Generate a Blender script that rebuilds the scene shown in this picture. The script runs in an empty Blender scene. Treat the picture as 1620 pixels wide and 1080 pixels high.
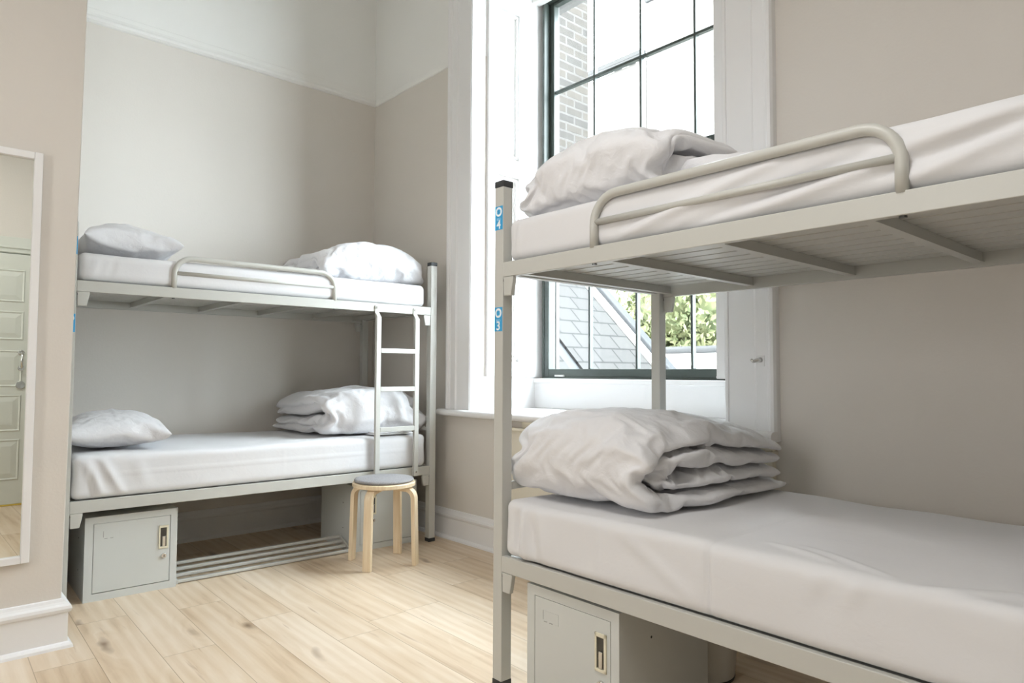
import bpy, bmesh, math, random, os
import numpy as np
from mathutils import Vector, Matrix, noise
random.seed(7)
SC = bpy.context.scene
COL = SC.collection
R = math.radians

# ---------------------------------------------------------------- camera
CAM_H = 1.06
yaw, pitch, roll = R(41.9722), R(2.6007), R(0.2324)
Fw = Vector((-math.cos(yaw)*math.cos(pitch), math.sin(yaw)*math.cos(pitch), math.sin(pitch)))
Rt = Vector((math.sin(yaw), math.cos(yaw), 0))
Up = Rt.cross(Fw)
R2 = Rt*math.cos(roll) + Up*math.sin(roll)
U2 = Up*math.cos(roll) - Rt*math.sin(roll)
cd = bpy.data.cameras.new('camera')
cd.sensor_width = 36.0
cd.lens = 1080/1620*36.0
cd.clip_start = 0.02
cd.clip_end = 200
cam = bpy.data.objects.new('camera', cd)
COL.objects.link(cam)
cam.matrix_world = Matrix(((R2.x, U2.x, -Fw.x, 0), (R2.y, U2.y, -Fw.y, 0), (R2.z, U2.z, -Fw.z, CAM_H), (0, 0, 0, 1)))
SC.camera = cam

# ---------------------------------------------------------------- light
world = bpy.data.worlds.new('overcast_sky')
SC.world = world
world.use_nodes = True
bg = world.node_tree.nodes['Background']
bg.inputs['Color'].default_value = (0.86, 0.935, 1.0, 1)
# thin overcast: the sun stands behind the cloud on the window side, so that half of the sky is brighter
SKY_DIM, SKY_BRIGHT = 9.8, 28.0
_nt = world.node_tree
_tc = _nt.nodes.new('ShaderNodeTexCoord'); _sp = _nt.nodes.new('ShaderNodeSeparateXYZ'); _mr = _nt.nodes.new('ShaderNodeMapRange')
_mr.interpolation_type = 'SMOOTHSTEP'
_mr.inputs[1].default_value = -0.15; _mr.inputs[2].default_value = 0.45
_mr.inputs[3].default_value = SKY_DIM; _mr.inputs[4].default_value = SKY_BRIGHT
_nt.links.new(_tc.outputs['Generated'], _sp.inputs[0]); _nt.links.new(_sp.outputs[1], _mr.inputs[0]); _nt.links.new(_mr.outputs[0], bg.inputs['Strength'])
_m2 = _nt.nodes.new('ShaderNodeMapRange'); _m2.inputs[1].default_value = -0.15; _m2.inputs[2].default_value = 0.45
_cm = _nt.nodes.new('ShaderNodeMix'); _cm.data_type = 'RGBA'
_cm.inputs[6].default_value = (0.965, 0.965, 0.955, 1); _cm.inputs[7].default_value = (0.85, 0.93, 1.0, 1)
_nt.links.new(_sp.outputs[1], _m2.inputs[0]); _nt.links.new(_m2.outputs[0], _cm.inputs[0]); _nt.links.new(_cm.outputs[2], bg.inputs['Color'])
SC.view_settings.view_transform = 'Standard'
SC.view_settings.look = 'None'
SC.view_settings.gamma = 1.0
SC.view_settings.exposure = 0.12
SC.cycles.diffuse_bounces = 7
SC.cycles.max_bounces = 14
SC.cycles.transparent_max_bounces = 16

def area_light(name, loc, target, sx, sy, power, color, portal=False):
    l = bpy.data.lights.new(name, 'AREA')
    l.shape = 'RECTANGLE'
    l.size, l.size_y = sx, sy
    l.energy = power
    l.color = color
    o = bpy.data.objects.new(name, l)
    COL.objects.link(o)
    o.location = loc
    o.rotation_euler = (Vector(target)-Vector(loc)).to_track_quat('-Z', 'Y').to_euler()
    if portal:
        l.cycles.is_portal = True
    return o
# sky portal filling the window opening (guides sampling only)
area_light('window_portal', (-2.45, 3.70, 2.35), (-2.45, 0, 2.35), 1.8, 2.8, 1, (1, 1, 1), True)
area_light('added_window_portal', (-1.2, -2.34, 1.75), (-1.2, 0, 1.75), 1.2, 1.35, 1, (1, 1, 1), True)  # portal for the added opening in the back wall
# added fill light, out of view overhead, to brighten the room
area_light('added_fill_light', (-0.95, 0.2, 2.95), (-0.95, 0.2, 0), 0.9, 0.9, 27, (1.0, 0.985, 0.97))

# ---------------------------------------------------------------- materials
MATS = {}
def nodes_of(name):
    m = bpy.data.materials.new(name)
    m.use_nodes = True
    nt = m.node_tree
    b = nt.nodes['Principled BSDF']
    MATS[name] = m
    return m, nt, b
def N(nt, t, **kw):
    n = nt.nodes.new(t)
    for k, v in kw.items():
        setattr(n, k, v)
    return n
def simple(name, col, rough=0.5, metal=0.0, nscale=0, namp=0.0, bump=0.0, bscale=60, spec=0.5, stretch=None):
    m, nt, b = nodes_of(name)
    b.inputs['Base Color'].default_value = (*col, 1)
    b.inputs['Roughness'].default_value = rough
    b.inputs['Metallic'].default_value = metal
    b.inputs['Specular IOR Level'].default_value = spec
    tc = N(nt, 'ShaderNodeTexCoord')
    mp = N(nt, 'ShaderNodeMapping')
    nt.links.new(tc.outputs['Object'], mp.inputs['Vector'])
    if stretch:
        mp.inputs['Scale'].default_value = stretch
    if namp:
        n = N(nt, 'ShaderNodeTexNoise')
        n.inputs['Scale'].default_value = nscale
        n.inputs['Detail'].default_value = 4
        nt.links.new(mp.outputs[0], n.inputs['Vector'])
        mix = N(nt, 'ShaderNodeMix', data_type='RGBA')
        mix.inputs[6].default_value = (*[c*(1-namp) for c in col], 1)
        mix.inputs[7].default_value = (*[min(1, c*(1+namp)) for c in col], 1)
        nt.links.new(n.outputs['Fac'], mix.inputs[0])
        nt.links.new(mix.outputs[2], b.inputs['Base Color'])
    if bump:
        n2 = N(nt, 'ShaderNodeTexNoise')
        n2.inputs['Scale'].default_value = bscale
        n2.inputs['Detail'].default_value = 5
        nt.links.new(mp.outputs[0], n2.inputs['Vector'])
        bp = N(nt, 'ShaderNodeBump')
        bp.inputs['Strength'].default_value = bump
        bp.inputs['Distance'].default_value = 0.01
        nt.links.new(n2.outputs['Fac'], bp.inputs['Height'])
        nt.links.new(bp.outputs[0], b.inputs['Normal'])
    return m

simple('wall_taupe', (0.655, 0.62, 0.575), 0.75, nscale=1.2, namp=0.03, bump=0.06, bscale=90, spec=0.3)
simple('white_plaster', (0.80, 0.80, 0.78), 0.7, nscale=1.5, namp=0.02, bump=0.04, bscale=60, spec=0.3)
simple('white_gloss', (0.78, 0.78, 0.785), 0.5, nscale=3, namp=0.02, bump=0.03, bscale=40, spec=0.3)
simple('cream_paint', (0.70, 0.66, 0.56), 0.5, nscale=3, namp=0.03)
simple('bed_paint', (0.50, 0.50, 0.468), 0.36, nscale=6, namp=0.025, bump=0.03, bscale=400, spec=0.45)
simple('locker_paint', (0.58, 0.60, 0.585), 0.38, nscale=5, namp=0.025, bump=0.03, bscale=400, spec=0.45)
simple('dark_plastic', (0.022, 0.025, 0.028), 0.45, nscale=40, namp=0.1)
simple('dark_metal', (0.10, 0.10, 0.095), 0.3, 0.8, nscale=30, namp=0.2)
simple('chrome', (0.72, 0.72, 0.70), 0.2, 1.0, nscale=20, namp=0.05)
simple('cream_plastic', (0.74, 0.70, 0.55), 0.4, nscale=20, namp=0.05)
simple('sticker_blue', (0.03, 0.32, 0.62), 0.4, nscale=30, namp=0.04)
simple('sticker_white', (0.85, 0.87, 0.88), 0.45, nscale=30, namp=0.02)
simple('sticker_pale', (0.28, 0.58, 0.80), 0.45, nscale=30, namp=0.02)
simple('window_green', (0.050, 0.064, 0.058), 0.38, nscale=14, namp=0.18, bump=0.05, bscale=60)
simple('grey_felt', (0.34, 0.33, 0.335), 0.95, nscale=170, namp=0.42, bump=0.5, bscale=500, spec=0.1)
simple('hall_light_yellow', (0.72, 0.52, 0.10), 0.4, nscale=10, namp=0.1)  # colour that stands in for warm light below the door
simple('door_paint', (0.60, 0.62, 0.57), 0.45, nscale=4, namp=0.03)
simple('bin_plastic', (0.60, 0.59, 0.55), 0.5, nscale=5, namp=0.03)
simple('lead', (0.055, 0.062, 0.07), 0.6, nscale=6, namp=0.12, bump=0.2, bscale=20)
simple('render_wall', (0.80, 0.80, 0.78), 0.9, nscale=0.8, namp=0.05, bump=0.3, bscale=8)
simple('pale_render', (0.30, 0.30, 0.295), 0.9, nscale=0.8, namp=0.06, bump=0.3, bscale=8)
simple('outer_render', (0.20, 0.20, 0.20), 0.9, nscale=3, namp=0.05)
simple('gutter_grey', (0.06, 0.065, 0.07), 0.6, nscale=3, namp=0.1)
simple('ground_paving', (0.42, 0.42, 0.40), 0.9, nscale=2, namp=0.15)
simple('bark', (0.16, 0.12, 0.08), 0.9, nscale=8, namp=0.3)

def wood_light():
    m, nt, b = nodes_of('birch_wood')
    tc = N(nt, 'ShaderNodeTexCoord'); mp = N(nt, 'ShaderNodeMapping')
    mp.inputs['Scale'].default_value = (22, 22, 1.6)
    n = N(nt, 'ShaderNodeTexNoise'); n.inputs['Scale'].default_value = 3; n.inputs['Detail'].default_value = 6
    r = N(nt, 'ShaderNodeValToRGB')
    r.color_ramp.elements[0].position = 0.3; r.color_ramp.elements[0].color = (0.70, 0.55, 0.36, 1)
    r.color_ramp.elements[1].position = 0.7; r.color_ramp.elements[1].color = (0.82, 0.69, 0.50, 1)
    L = nt.links.new
    L(tc.outputs['Object'], mp.inputs[0]); L(mp.outputs[0], n.inputs['Vector']); L(n.outputs['Fac'], r.inputs[0]); L(r.outputs[0], b.inputs['Base Color'])
    b.inputs['Roughness'].default_value = 0.45
wood_light()

def fabric(name, col, weave=900.0, bump=0.14, crease=0.35):
    m, nt, b = nodes_of(name)
    L = nt.links.new
    b.inputs['Roughness'].default_value = 0.9
    b.inputs['Specular IOR Level'].default_value = 0.15
    b.inputs['Sheen Weight'].default_value = 0.15
    tc = N(nt, 'ShaderNodeTexCoord')
    n = N(nt, 'ShaderNodeTexNoise'); n.inputs['Scale'].default_value = 5; n.inputs['Detail'].default_value = 3
    mix = N(nt, 'ShaderNodeMix', data_type='RGBA')
    mix.inputs[6].default_value = (*[c*0.98 for c in col], 1); mix.inputs[7].default_value = (*col, 1)
    L(tc.outputs['Object'], n.inputs['Vector']); L(n.outputs['Fac'], mix.inputs[0]); L(mix.outputs[2], b.inputs['Base Color'])
    # fine soft crumple as bump
    n1 = N(nt, 'ShaderNodeTexNoise'); n1.inputs['Scale'].default_value = 26; n1.inputs['Detail'].default_value = 4; n1.inputs['Distortion'].default_value = 1.2
    n2 = N(nt, 'ShaderNodeTexNoise'); n2.inputs['Scale'].default_value = weave; n2.inputs['Detail'].default_value = 1
    L(tc.outputs['Object'], n1.inputs['Vector']); L(tc.outputs['Object'], n2.inputs['Vector'])
    mpr = N(nt, 'ShaderNodeMapping'); mpr.inputs['Scale'].default_value = (1.0, 1.7, 1.3); mpr.inputs['Rotation'].default_value = (0.3, 0.2, 0.5)
    L(tc.outputs['Object'], mpr.inputs[0])
    n3 = N(nt, 'ShaderNodeTexNoise', noise_type='RIDGED_MULTIFRACTAL'); n3.inputs['Scale'].default_value = 9.0; n3.inputs['Detail'].default_value = 2.0; n3.inputs['Distortion'].default_value = 0.8
    L(mpr.outputs[0], n3.inputs['Vector'])
    ad0 = N(nt, 'ShaderNodeMath', operation='MULTIPLY_ADD'); ad0.inputs[1].default_value = crease
    L(n3.outputs['Fac'], ad0.inputs[0]); L(n1.outputs['Fac'], ad0.inputs[2])
    ad = N(nt, 'ShaderNodeMath', operation='MULTIPLY_ADD'); ad.inputs[1].default_value = 0.10
    L(n2.outputs['Fac'], ad.inputs[0]); L(ad0.outputs[0], ad.inputs[2])
    bp = N(nt, 'ShaderNodeBump'); bp.inputs['Strength'].default_value = bump; bp.inputs['Distance'].default_value = 0.012
    L(ad.outputs[0], bp.inputs['Height']); L(bp.outputs[0], b.inputs['Normal'])
fabric('white_cotton', (0.71, 0.71, 0.73), bump=0.30, crease=0.7)
fabric('sheet_cotton', (0.68, 0.68, 0.695), bump=0.07, crease=0.15)

def glass_mat():
    m = bpy.data.materials.new('window_glass'); m.use_nodes = True; MATS['window_glass'] = m
    nt = m.node_tree; nt.nodes.clear()
    o = N(nt, 'ShaderNodeOutputMaterial'); mx = N(nt, 'ShaderNodeMixShader')
    t = N(nt, 'ShaderNodeBsdfTransparent'); t.inputs[0].default_value = (0.97, 0.985, 0.98, 1)
    g = N(nt, 'ShaderNodeBsdfGlossy'); g.inputs['Roughness'].default_value = 0.02
    fr = N(nt, 'ShaderNodeFresnel'); fr.inputs[0].default_value = 1.45
    L = nt.links.new
    gb = N(nt, 'ShaderNodeNewGeometry'); mu = N(nt, 'ShaderNodeMath', operation='MULTIPLY'); iv = N(nt, 'ShaderNodeMath', operation='SUBTRACT'); iv.inputs[0].default_value = 1
    L(gb.outputs['Backfacing'], iv.inputs[1]); L(fr.outputs[0], mu.inputs[0]); L(iv.outputs[0], mu.inputs[1])
    L(mu.outputs[0], mx.inputs[0]); L(t.outputs[0], mx.inputs[1]); L(g.outputs[0], mx.inputs[2]); L(mx.outputs[0], o.inputs[0])
glass_mat()
def mirror_mat():
    m, nt, b = nodes_of('mirror_glass')
    b.inputs['Base Color'].default_value = (0.84, 0.86, 0.82, 1); b.inputs['Metallic'].default_value = 1; b.inputs['Roughness'].default_value = 0.0
mirror_mat()

def mathn(nt, op, a, b=None, c=None):
    n = N(nt, 'ShaderNodeMath', operation=op)
    for i, v in enumerate((a, b, c)):
        if v is None: continue
        if isinstance(v, (int, float)): n.inputs[i].default_value = v
        else: nt.links.new(v, n.inputs[i])
    return n.outputs[0]

def floor_mat():
    m, nt, b = nodes_of('oak_planks')
    L = nt.links.new
    geo = N(nt, 'ShaderNodeNewGeometry'); sp = N(nt, 'ShaderNodeSeparateXYZ')
    L(geo.outputs['Position'], sp.inputs[0])
    X, Y = sp.outputs[0], sp.outputs[1]
    yy = mathn(nt, 'ADD', Y, mathn(nt, 'MULTIPLY', mathn(nt, 'ADD', X, 3.64), 0.021))
    W, LEN = 0.1895, 1.29
    v = mathn(nt, 'DIVIDE', mathn(nt, 'SUBTRACT', yy, 0.785), W)
    row = mathn(nt, 'FLOOR', v); fr = mathn(nt, 'SUBTRACT', v, row)
    wn = N(nt, 'ShaderNodeTexWhiteNoise', noise_dimensions='1D'); L(row, wn.inputs['W'])
    u = mathn(nt, 'ADD', mathn(nt, 'DIVIDE', X, LEN), mathn(nt, 'MULTIPLY', wn.outputs['Value'], 3.7))
    colm = mathn(nt, 'FLOOR', u); fu = mathn(nt, 'SUBTRACT', u, colm)
    cb = N(nt, 'ShaderNodeCombineXYZ'); L(row, cb.inputs[0]); L(colm, cb.inputs[1])
    w2 = N(nt, 'ShaderNodeTexWhiteNoise', noise_dimensions='2D'); L(cb.outputs[0], w2.inputs['Vector'])
    pid = w2.outputs['Value']
    # grain coordinates, offset for each plank
    gx = mathn(nt, 'ADD', X, mathn(nt, 'MULTIPLY', pid, 61.0)); gy = mathn(nt, 'ADD', yy, mathn(nt, 'MULTIPLY', pid, 23.0))
    gc = N(nt, 'ShaderNodeCombineXYZ'); L(gx, gc.inputs[0]); L(gy, gc.inputs[1]); L(mathn(nt, 'MULTIPLY', pid, 9.0), gc.inputs[2])
    def mapped(sx, sy):
        mp = N(nt, 'ShaderNodeMapping'); mp.inputs['Scale'].default_value = (sx, sy, 1); L(gc.outputs[0], mp.inputs[0]); return mp.outputs[0]
    # knots
    vo = N(nt, 'ShaderNodeTexVoronoi', feature='F1'); vo.inputs['Scale'].default_value = 1.0
    nd = N(nt, 'ShaderNodeTexNoise'); nd.inputs['Scale'].default_value = 6; L(mapped(1, 1), nd.inputs['Vector'])
    vadd = N(nt, 'ShaderNodeVectorMath', operation='MULTIPLY_ADD'); vadd.inputs[1].default_value = (0.5, 0.45, 0)
    L(nd.outputs['Color'], vadd.inputs[0]); L(mapped(2.0, 7.0), vadd.inputs[2]); L(vadd.outputs[0], vo.inputs['Vector'])
    knot = N(nt, 'ShaderNodeMapRange'); knot.inputs[1].default_value = 0.03; knot.inputs[2].default_value = 0.17; knot.inputs[3].default_value = 1; knot.inputs[4].default_value = 0
    L(vo.outputs['Distance'], knot.inputs[0])
    halo = N(nt, 'ShaderNodeMapRange'); halo.inputs[1].default_value = 0.05; halo.inputs[2].default_value = 0.55; halo.inputs[3].default_value = 1; halo.inputs[4].default_value = 0
    L(vo.outputs['Distance'], halo.inputs[0])
    sel = N(nt, 'ShaderNodeSeparateColor'); L(vo.outputs['Color'], sel.inputs[0])
    pick = mathn(nt, 'GREATER_THAN', sel.outputs[0], 0.35)
    kn = mathn(nt, 'MULTIPLY', knot.outputs[0], pick); ha = mathn(nt, 'MULTIPLY', halo.outputs[0], pick)
    # long soft grain, bent round the knots
    gvec = N(nt, 'ShaderNodeVectorMath', operation='ADD'); hv = N(nt, 'ShaderNodeCombineXYZ'); L(mathn(nt, 'MULTIPLY', ha, 1.2), hv.inputs[1])
    L(mapped(1.6, 13), gvec.inputs[0]); L(hv.outputs[0], gvec.inputs[1])
    n1 = N(nt, 'ShaderNodeTexNoise'); n1.inputs['Scale'].default_value = 1.0; n1.inputs['Detail'].default_value = 5; n1.inputs['Distortion'].default_value = 0.6
    L(gvec.outputs[0], n1.inputs['Vector'])
    n2 = N(nt, 'ShaderNodeTexNoise'); n2.inputs['Scale'].default_value = 1.0; n2.inputs['Detail'].default_value = 4
    L(mapped(4.0, 90), n2.inputs['Vector'])
    n3 = N(nt, 'ShaderNodeTexNoise'); n3.inputs['Scale'].default_value = 1.0; n3.inputs['Detail'].default_value = 2
    L(mapped(1.3, 3.5), n3.inputs['Vector'])
    wv = N(nt, 'ShaderNodeTexWave', wave_type='BANDS', bands_direction='Y'); wv.inputs['Scale'].default_value = 0.9; wv.inputs['Distortion'].default_value = 7; wv.inputs['Detail'].default_value = 2; wv.inputs['Detail Scale'].default_value = 0.7
    L(mapped(0.9, 7), wv.inputs['Vector'])
    g = mathn(nt, 'ADD', mathn(nt, 'MULTIPLY', n1.outputs['Fac'], 0.48), mathn(nt, 'MULTIPLY', n2.outputs['Fac'], 0.16))
    g = mathn(nt, 'ADD', g, mathn(nt, 'MULTIPLY', n3.outputs['Fac'], 0.42)); g = mathn(nt, 'ADD', g, mathn(nt, 'MULTIPLY', wv.outputs['Fac'], 0.10))
    g = mathn(nt, 'ADD', g, mathn(nt, 'MULTIPLY', mathn(nt, 'SUBTRACT', pid, 0.5), 0.10))
    r = N(nt, 'ShaderNodeValToRGB'); cr = r.color_ramp
    cr.elements[0].position = 0.34; cr.elements[0].color = (0.43, 0.30, 0.19, 1)
    cr.elements[1].position = 0.74; cr.elements[1].color = (0.71, 0.60, 0.475, 1)
    e = cr.elements.new(0.52); e.color = (0.605, 0.475, 0.335, 1)
    L(g, r.inputs[0])
    mk = N(nt, 'ShaderNodeMix', data_type='RGBA'); mk.inputs[7].default_value = (0.17, 0.10, 0.055, 1)
    L(mathn(nt, 'MULTIPLY', kn, 0.85), mk.inputs[0]); L(r.outputs[0], mk.inputs[6])
    # thin brown cracks along the grain
    ck = N(nt, 'ShaderNodeTexNoise'); ck.inputs['Scale'].default_value = 1.0; ck.inputs['Detail'].default_value = 3; ck.inputs['Distortion'].default_value = 0.4
    L(mapped(2.6, 34), ck.inputs['Vector'])
    cm = N(nt, 'ShaderNodeMapRange'); cm.inputs[1].default_value = 0.66; cm.inputs[2].default_value = 0.76; L(ck.outputs['Fac'], cm.inputs[0])
    mc = N(nt, 'ShaderNodeMix', data_type='RGBA'); mc.inputs[7].default_value = (0.33, 0.21, 0.12, 1)
    L(mathn(nt, 'MULTIPLY', cm.outputs[0], 0.55), mc.inputs[0]); L(mk.outputs[2], mc.inputs[6]); mk = mc
    # seams
    e1 = mathn(nt, 'MINIMUM', fr, mathn(nt, 'SUBTRACT', 1.0, fr)); s1 = mathn(nt, 'LESS_THAN', mathn(nt, 'MULTIPLY', e1, W), 0.0012)
    e2 = mathn(nt, 'MINIMUM', fu, mathn(nt, 'SUBTRACT', 1.0, fu)); s2 = mathn(nt, 'LESS_THAN', mathn(nt, 'MULTIPLY', e2, LEN), 0.0012)
    seam = mathn(nt, 'MAXIMUM', s1, s2)
    ms = N(nt, 'ShaderNodeMix', data_type='RGBA'); ms.inputs[7].default_value = (0.24, 0.17, 0.10, 1)
    L(mathn(nt, 'MULTIPLY', seam, 0.75), ms.inputs[0]); L(mk.outputs[2], ms.inputs[6]); L(ms.outputs[2], b.inputs['Base Color'])
    b.inputs['Roughness'].default_value = 0.42
    b.inputs['Specular IOR Level'].default_value = 0.4
    bp = N(nt, 'ShaderNodeBump'); bp.inputs['Strength'].default_value = 0.15; bp.inputs['Distance'].default_value = 0.003
    L(mathn(nt, 'SUBTRACT', n2.outputs['Fac'], mathn(nt, 'MULTIPLY', seam, 2.0)), bp.inputs['Height']); L(bp.outputs[0], b.inputs['Normal'])
floor_mat()

def brick_mat(name, c1, c2, mortar, scale_vec, bw=0.34, bh=0.125, ms=0.018, rough=0.9, axes='YZ', bias=0.0):
    m, nt, b = nodes_of(name)
    L = nt.links.new
    geo = N(nt, 'ShaderNodeNewGeometry'); sp = N(nt, 'ShaderNodeSeparateXYZ'); L(geo.outputs['Position'], sp.inputs[0])
    cb = N(nt, 'ShaderNodeCombineXYZ'); L(sp.outputs['XYZ'.index(axes[0])], cb.inputs[0]); L(sp.outputs['XYZ'.index(axes[1])], cb.inputs[1])
    br = N(nt, 'ShaderNodeTexBrick'); br.inputs['Scale'].default_value = 1
    br.inputs['Brick Width'].default_value = bw; br.inputs['Row Height'].default_value = bh; br.inputs['Mortar Size'].default_value = ms
    br.inputs['Mortar Smooth'].default_value = 0.3; br.inputs['Bias'].default_value = bias
    br.inputs['Color1'].default_value = (*c1, 1); br.inputs['Color2'].default_value = (*c2, 1); br.inputs['Mortar'].default_value = (*mortar, 1)
    n = N(nt, 'ShaderNodeTexNoise'); n.inputs['Scale'].default_value = 7; n.inputs['Detail'].default_value = 4; L(geo.outputs['Position'], n.inputs['Vector'])
    dv = N(nt, 'ShaderNodeVectorMath', operation='MULTIPLY_ADD'); dv.inputs[1].default_value = (0.015, 0.015, 0); L(n.outputs['Color'], dv.inputs[0]); L(cb.outputs[0], dv.inputs[2])
    L(dv.outputs[0], br.inputs['Vector'])
    mx = N(nt, 'ShaderNodeMix', data_type='RGBA', blend_type='MULTIPLY'); mx.inputs[0].default_value = 0.5
    L(br.outputs['Color'], mx.inputs[6]); L(n.outputs['Fac'], mx.inputs[7])
    gm = N(nt, 'ShaderNodeMix', data_type='RGBA', blend_type='MULTIPLY'); gm.inputs[0].default_value = 1; gm.inputs[7].default_value = (1.3, 1.3, 1.3, 1)
    L(mx.outputs[2], gm.inputs[6]); L(gm.outputs[2], b.inputs['Base Color'])
    b.inputs['Roughness'].default_value = rough
    bp = N(nt, 'ShaderNodeBump'); bp.inputs['Strength'].default_value = 0.5; bp.inputs['Distance'].default_value = 0.01
    L(mathn(nt, 'SUBTRACT', 1.0, br.outputs['Fac']), bp.inputs['Height']); L(bp.outputs[0], b.inputs['Normal'])
brick_mat('pale_brick', (0.062, 0.055, 0.047), (0.046, 0.044, 0.042), (0.085, 0.083, 0.08), None)
brick_mat('rubble_stone', (0.27, 0.27, 0.265), (0.21, 0.215, 0.22), (0.33, 0.33, 0.32), None, bw=0.6, bh=0.3, ms=0.03, axes='XZ')

def foliage_mat():
    m, nt, b = nodes_of('leaf_green'); L = nt.links.new
    geo = N(nt, 'ShaderNodeNewGeometry')
    n = N(nt, 'ShaderNodeTexNoise'); n.inputs['Scale'].default_value = 2.2; n.inputs['Detail'].default_value = 5
    r = N(nt, 'ShaderNodeValToRGB')
    r.color_ramp.elements[0].position = 0.35; r.color_ramp.elements[0].color = (0.14, 0.19, 0.09, 1)
    r.color_ramp.elements[1].position = 0.68; r.color_ramp.elements[1].color = (0.40, 0.42, 0.24, 1)
    L(geo.outputs['Position'], n.inputs['Vector']); L(n.outputs['Fac'], r.inputs[0]); L(r.outputs[0], b.inputs['Base Color'])
    b.inputs['Roughness'].default_value = 0.6
foliage_mat()

# ---------------------------------------------------------------- mesh helpers
def new_bm(): return bmesh.new()
def box(bm, x0, x1, y0, y1, z0, z1):
    vs = [bm.verts.new((x, y, z)) for x in (x0, x1) for y in (y0, y1) for z in (z0, z1)]
    for f in ((0, 1, 3, 2), (4, 6, 7, 5), (0, 4, 5, 1), (2, 3, 7, 6), (0, 2, 6, 4), (1, 5, 7, 3)):
        bm.faces.new([vs[i] for i in f])
    return vs
def prism(bm, prof, p0, p1, axis='x', offs=(0, 0)):
    """extrude a closed 2-D profile along an axis; prof in the two other axes (in order)"""
    def pt(a, b, c):
        return {'x': (c, a, b), 'y': (a, c, b), 'z': (a, b, c)}[axis]
    A = [bm.verts.new(pt(a, b, p0)) for a, b in prof]
    B = [bm.verts.new(pt(a, b, p1)) for a, b in prof]
    n = len(prof)
    for i in range(n):
        bm.faces.new((A[i], A[(i+1) % n], B[(i+1) % n], B[i]))
    bm.faces.new(A[::-1]); bm.faces.new(B)
def tube(bm, pts, r, seg=12, cap=True):
    pts = [Vector(p) for p in pts]
    rings = []
    t0 = (pts[1]-pts[0]).normalized()
    ref = Vector((0, 0, 1)) if abs(t0.z) < 0.9 else Vector((1, 0, 0))
    nrm = t0.cross(ref).normalized()
    for i, p in enumerate(pts):
        if i == 0: t = t0
        elif i == len(pts)-1: t = (pts[-1]-pts[-2]).normalized()
        else: t = ((pts[i+1]-p).normalized()+(p-pts[i-1]).normalized()).normalized()
        nrm = (nrm-t*nrm.dot(t)).normalized()
        bn = t.cross(nrm)
        rr = r[i] if isinstance(r, (list, tuple)) else r
        rings.append([bm.verts.new(p+nrm*(math.cos(2*math.pi*k/seg)*rr)+bn*(math.sin(2*math.pi*k/seg)*rr)) for k in range(seg)])
    for a, b in zip(rings, rings[1:]):
        for k in range(seg):
            bm.faces.new((a[k], a[(k+1) % seg], b[(k+1) % seg], b[k]))
    if cap:
        bm.faces.new(rings[0][::-1]); bm.faces.new(rings[-1])
def arc(cx, cz, r, a0, a1, n, y=0.0):
    return [(cx+r*math.cos(a0+(a1-a0)*i/n), y, cz+r*math.sin(a0+(a1-a0)*i/n)) for i in range(n+1)]
def lathe(bm, prof, seg=40, c=(0, 0)):
    rings = []
    for r, z in prof:
        if r < 1e-5: rings.append([bm.verts.new((c[0], c[1], z))])
        else: rings.append([bm.verts.new((c[0]+r*math.cos(2*math.pi*k/seg), c[1]+r*math.sin(2*math.pi*k/seg), z)) for k in range(seg)])
    for a, b in zip(rings, rings[1:]):
        for k in range(seg):
            k2 = (k+1) % seg
            if len(a) == 1: bm.faces.new((a[0], b[k2], b[k]))
            elif len(b) == 1: bm.faces.new((a[k], a[k2], b[0]))
            else: bm.faces.new((a[k], a[k2], b[k2], b[k]))
def obj(name, bm, mat, parent=None, smooth=False, bevel=0.0, kind=None, seg=2, angle=35):
    bmesh.ops.recalc_face_normals(bm, faces=bm.faces)
    me = bpy.data.meshes.new(name)
    bm.to_mesh(me); bm.free()
    me.materials.append(MATS[mat] if isinstance(mat, str) else mat)
    o = bpy.data.objects.new(name, me)
    COL.objects.link(o)
    if parent: o.parent = parent
    if smooth:
        me.polygons.foreach_set('use_smooth', [True]*len(me.polygons))
    if bevel:
        md = o.modifiers.new('bevel', 'BEVEL'); md.width = bevel; md.segments = seg; md.limit_method = 'ANGLE'; md.angle_limit = R(angle)
        me.polygons.foreach_set('use_smooth', [True]*len(me.polygons))
        md.harden_normals = True
    if kind: o['kind'] = kind
    return o
def bx(name, mat, dims, parent=None, bevel=0.0, kind=None):
    bm = new_bm(); box(bm, *dims)
    return obj(name, bm, mat, parent, bevel=bevel, kind=kind)
def thing(name, label, cat, loc=(0, 0, 0), rz=0.0, group=None):
    o = bpy.data.objects.new(name, None)
    COL.objects.link(o)
    o.empty_display_size = 0.1
    o.location = loc; o.rotation_euler = (0, 0, rz)
    o['label'] = label; o['category'] = cat
    if group: o['group'] = group
    return o
def tag(o, label, cat, group=None):
    o['label'] = label; o['category'] = cat
    if group: o['group'] = group
    return o
def note(o, label):
    o['label'] = label
    return o
# ---------------------------------------------------------------- room shell
XA, YW, ZP, ZC = -4.56, 2.675, 3.106, 4.2       # left wall, window wall, picture rail, ceiling
XP, YP = -3.155, 0.500                          # partition face and its free end
XR_, YB_ = 0.40, -2.2                           # door wall, back wall
OX0, OX1, OZ0, OZ1 = -3.34, -1.571, 0.785, 3.66   # window opening
YF = 3.24                                       # sash front plane
S = 'structure'
bx('floor', 'oak_planks', (XA-0.15, XR_+0.15, YB_-0.15, YW+0.15, -0.12, 0.0), kind=S)
bx('ceiling', 'white_plaster', (XA-0.15, XR_+0.15, YB_-0.15, YW+0.75, ZC, ZC+0.12), kind=S)
bx('wall_left', 'wall_taupe', (XA-0.15, XA, YP-0.3, YW+0.15, 0, ZP), kind=S)
bx('trim_1', 'white_plaster', (XA-0.15, XA, YP-0.3, YW+0.15, ZP, ZC), kind=S)
bm = new_bm()
Y1 = 3.38
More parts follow.
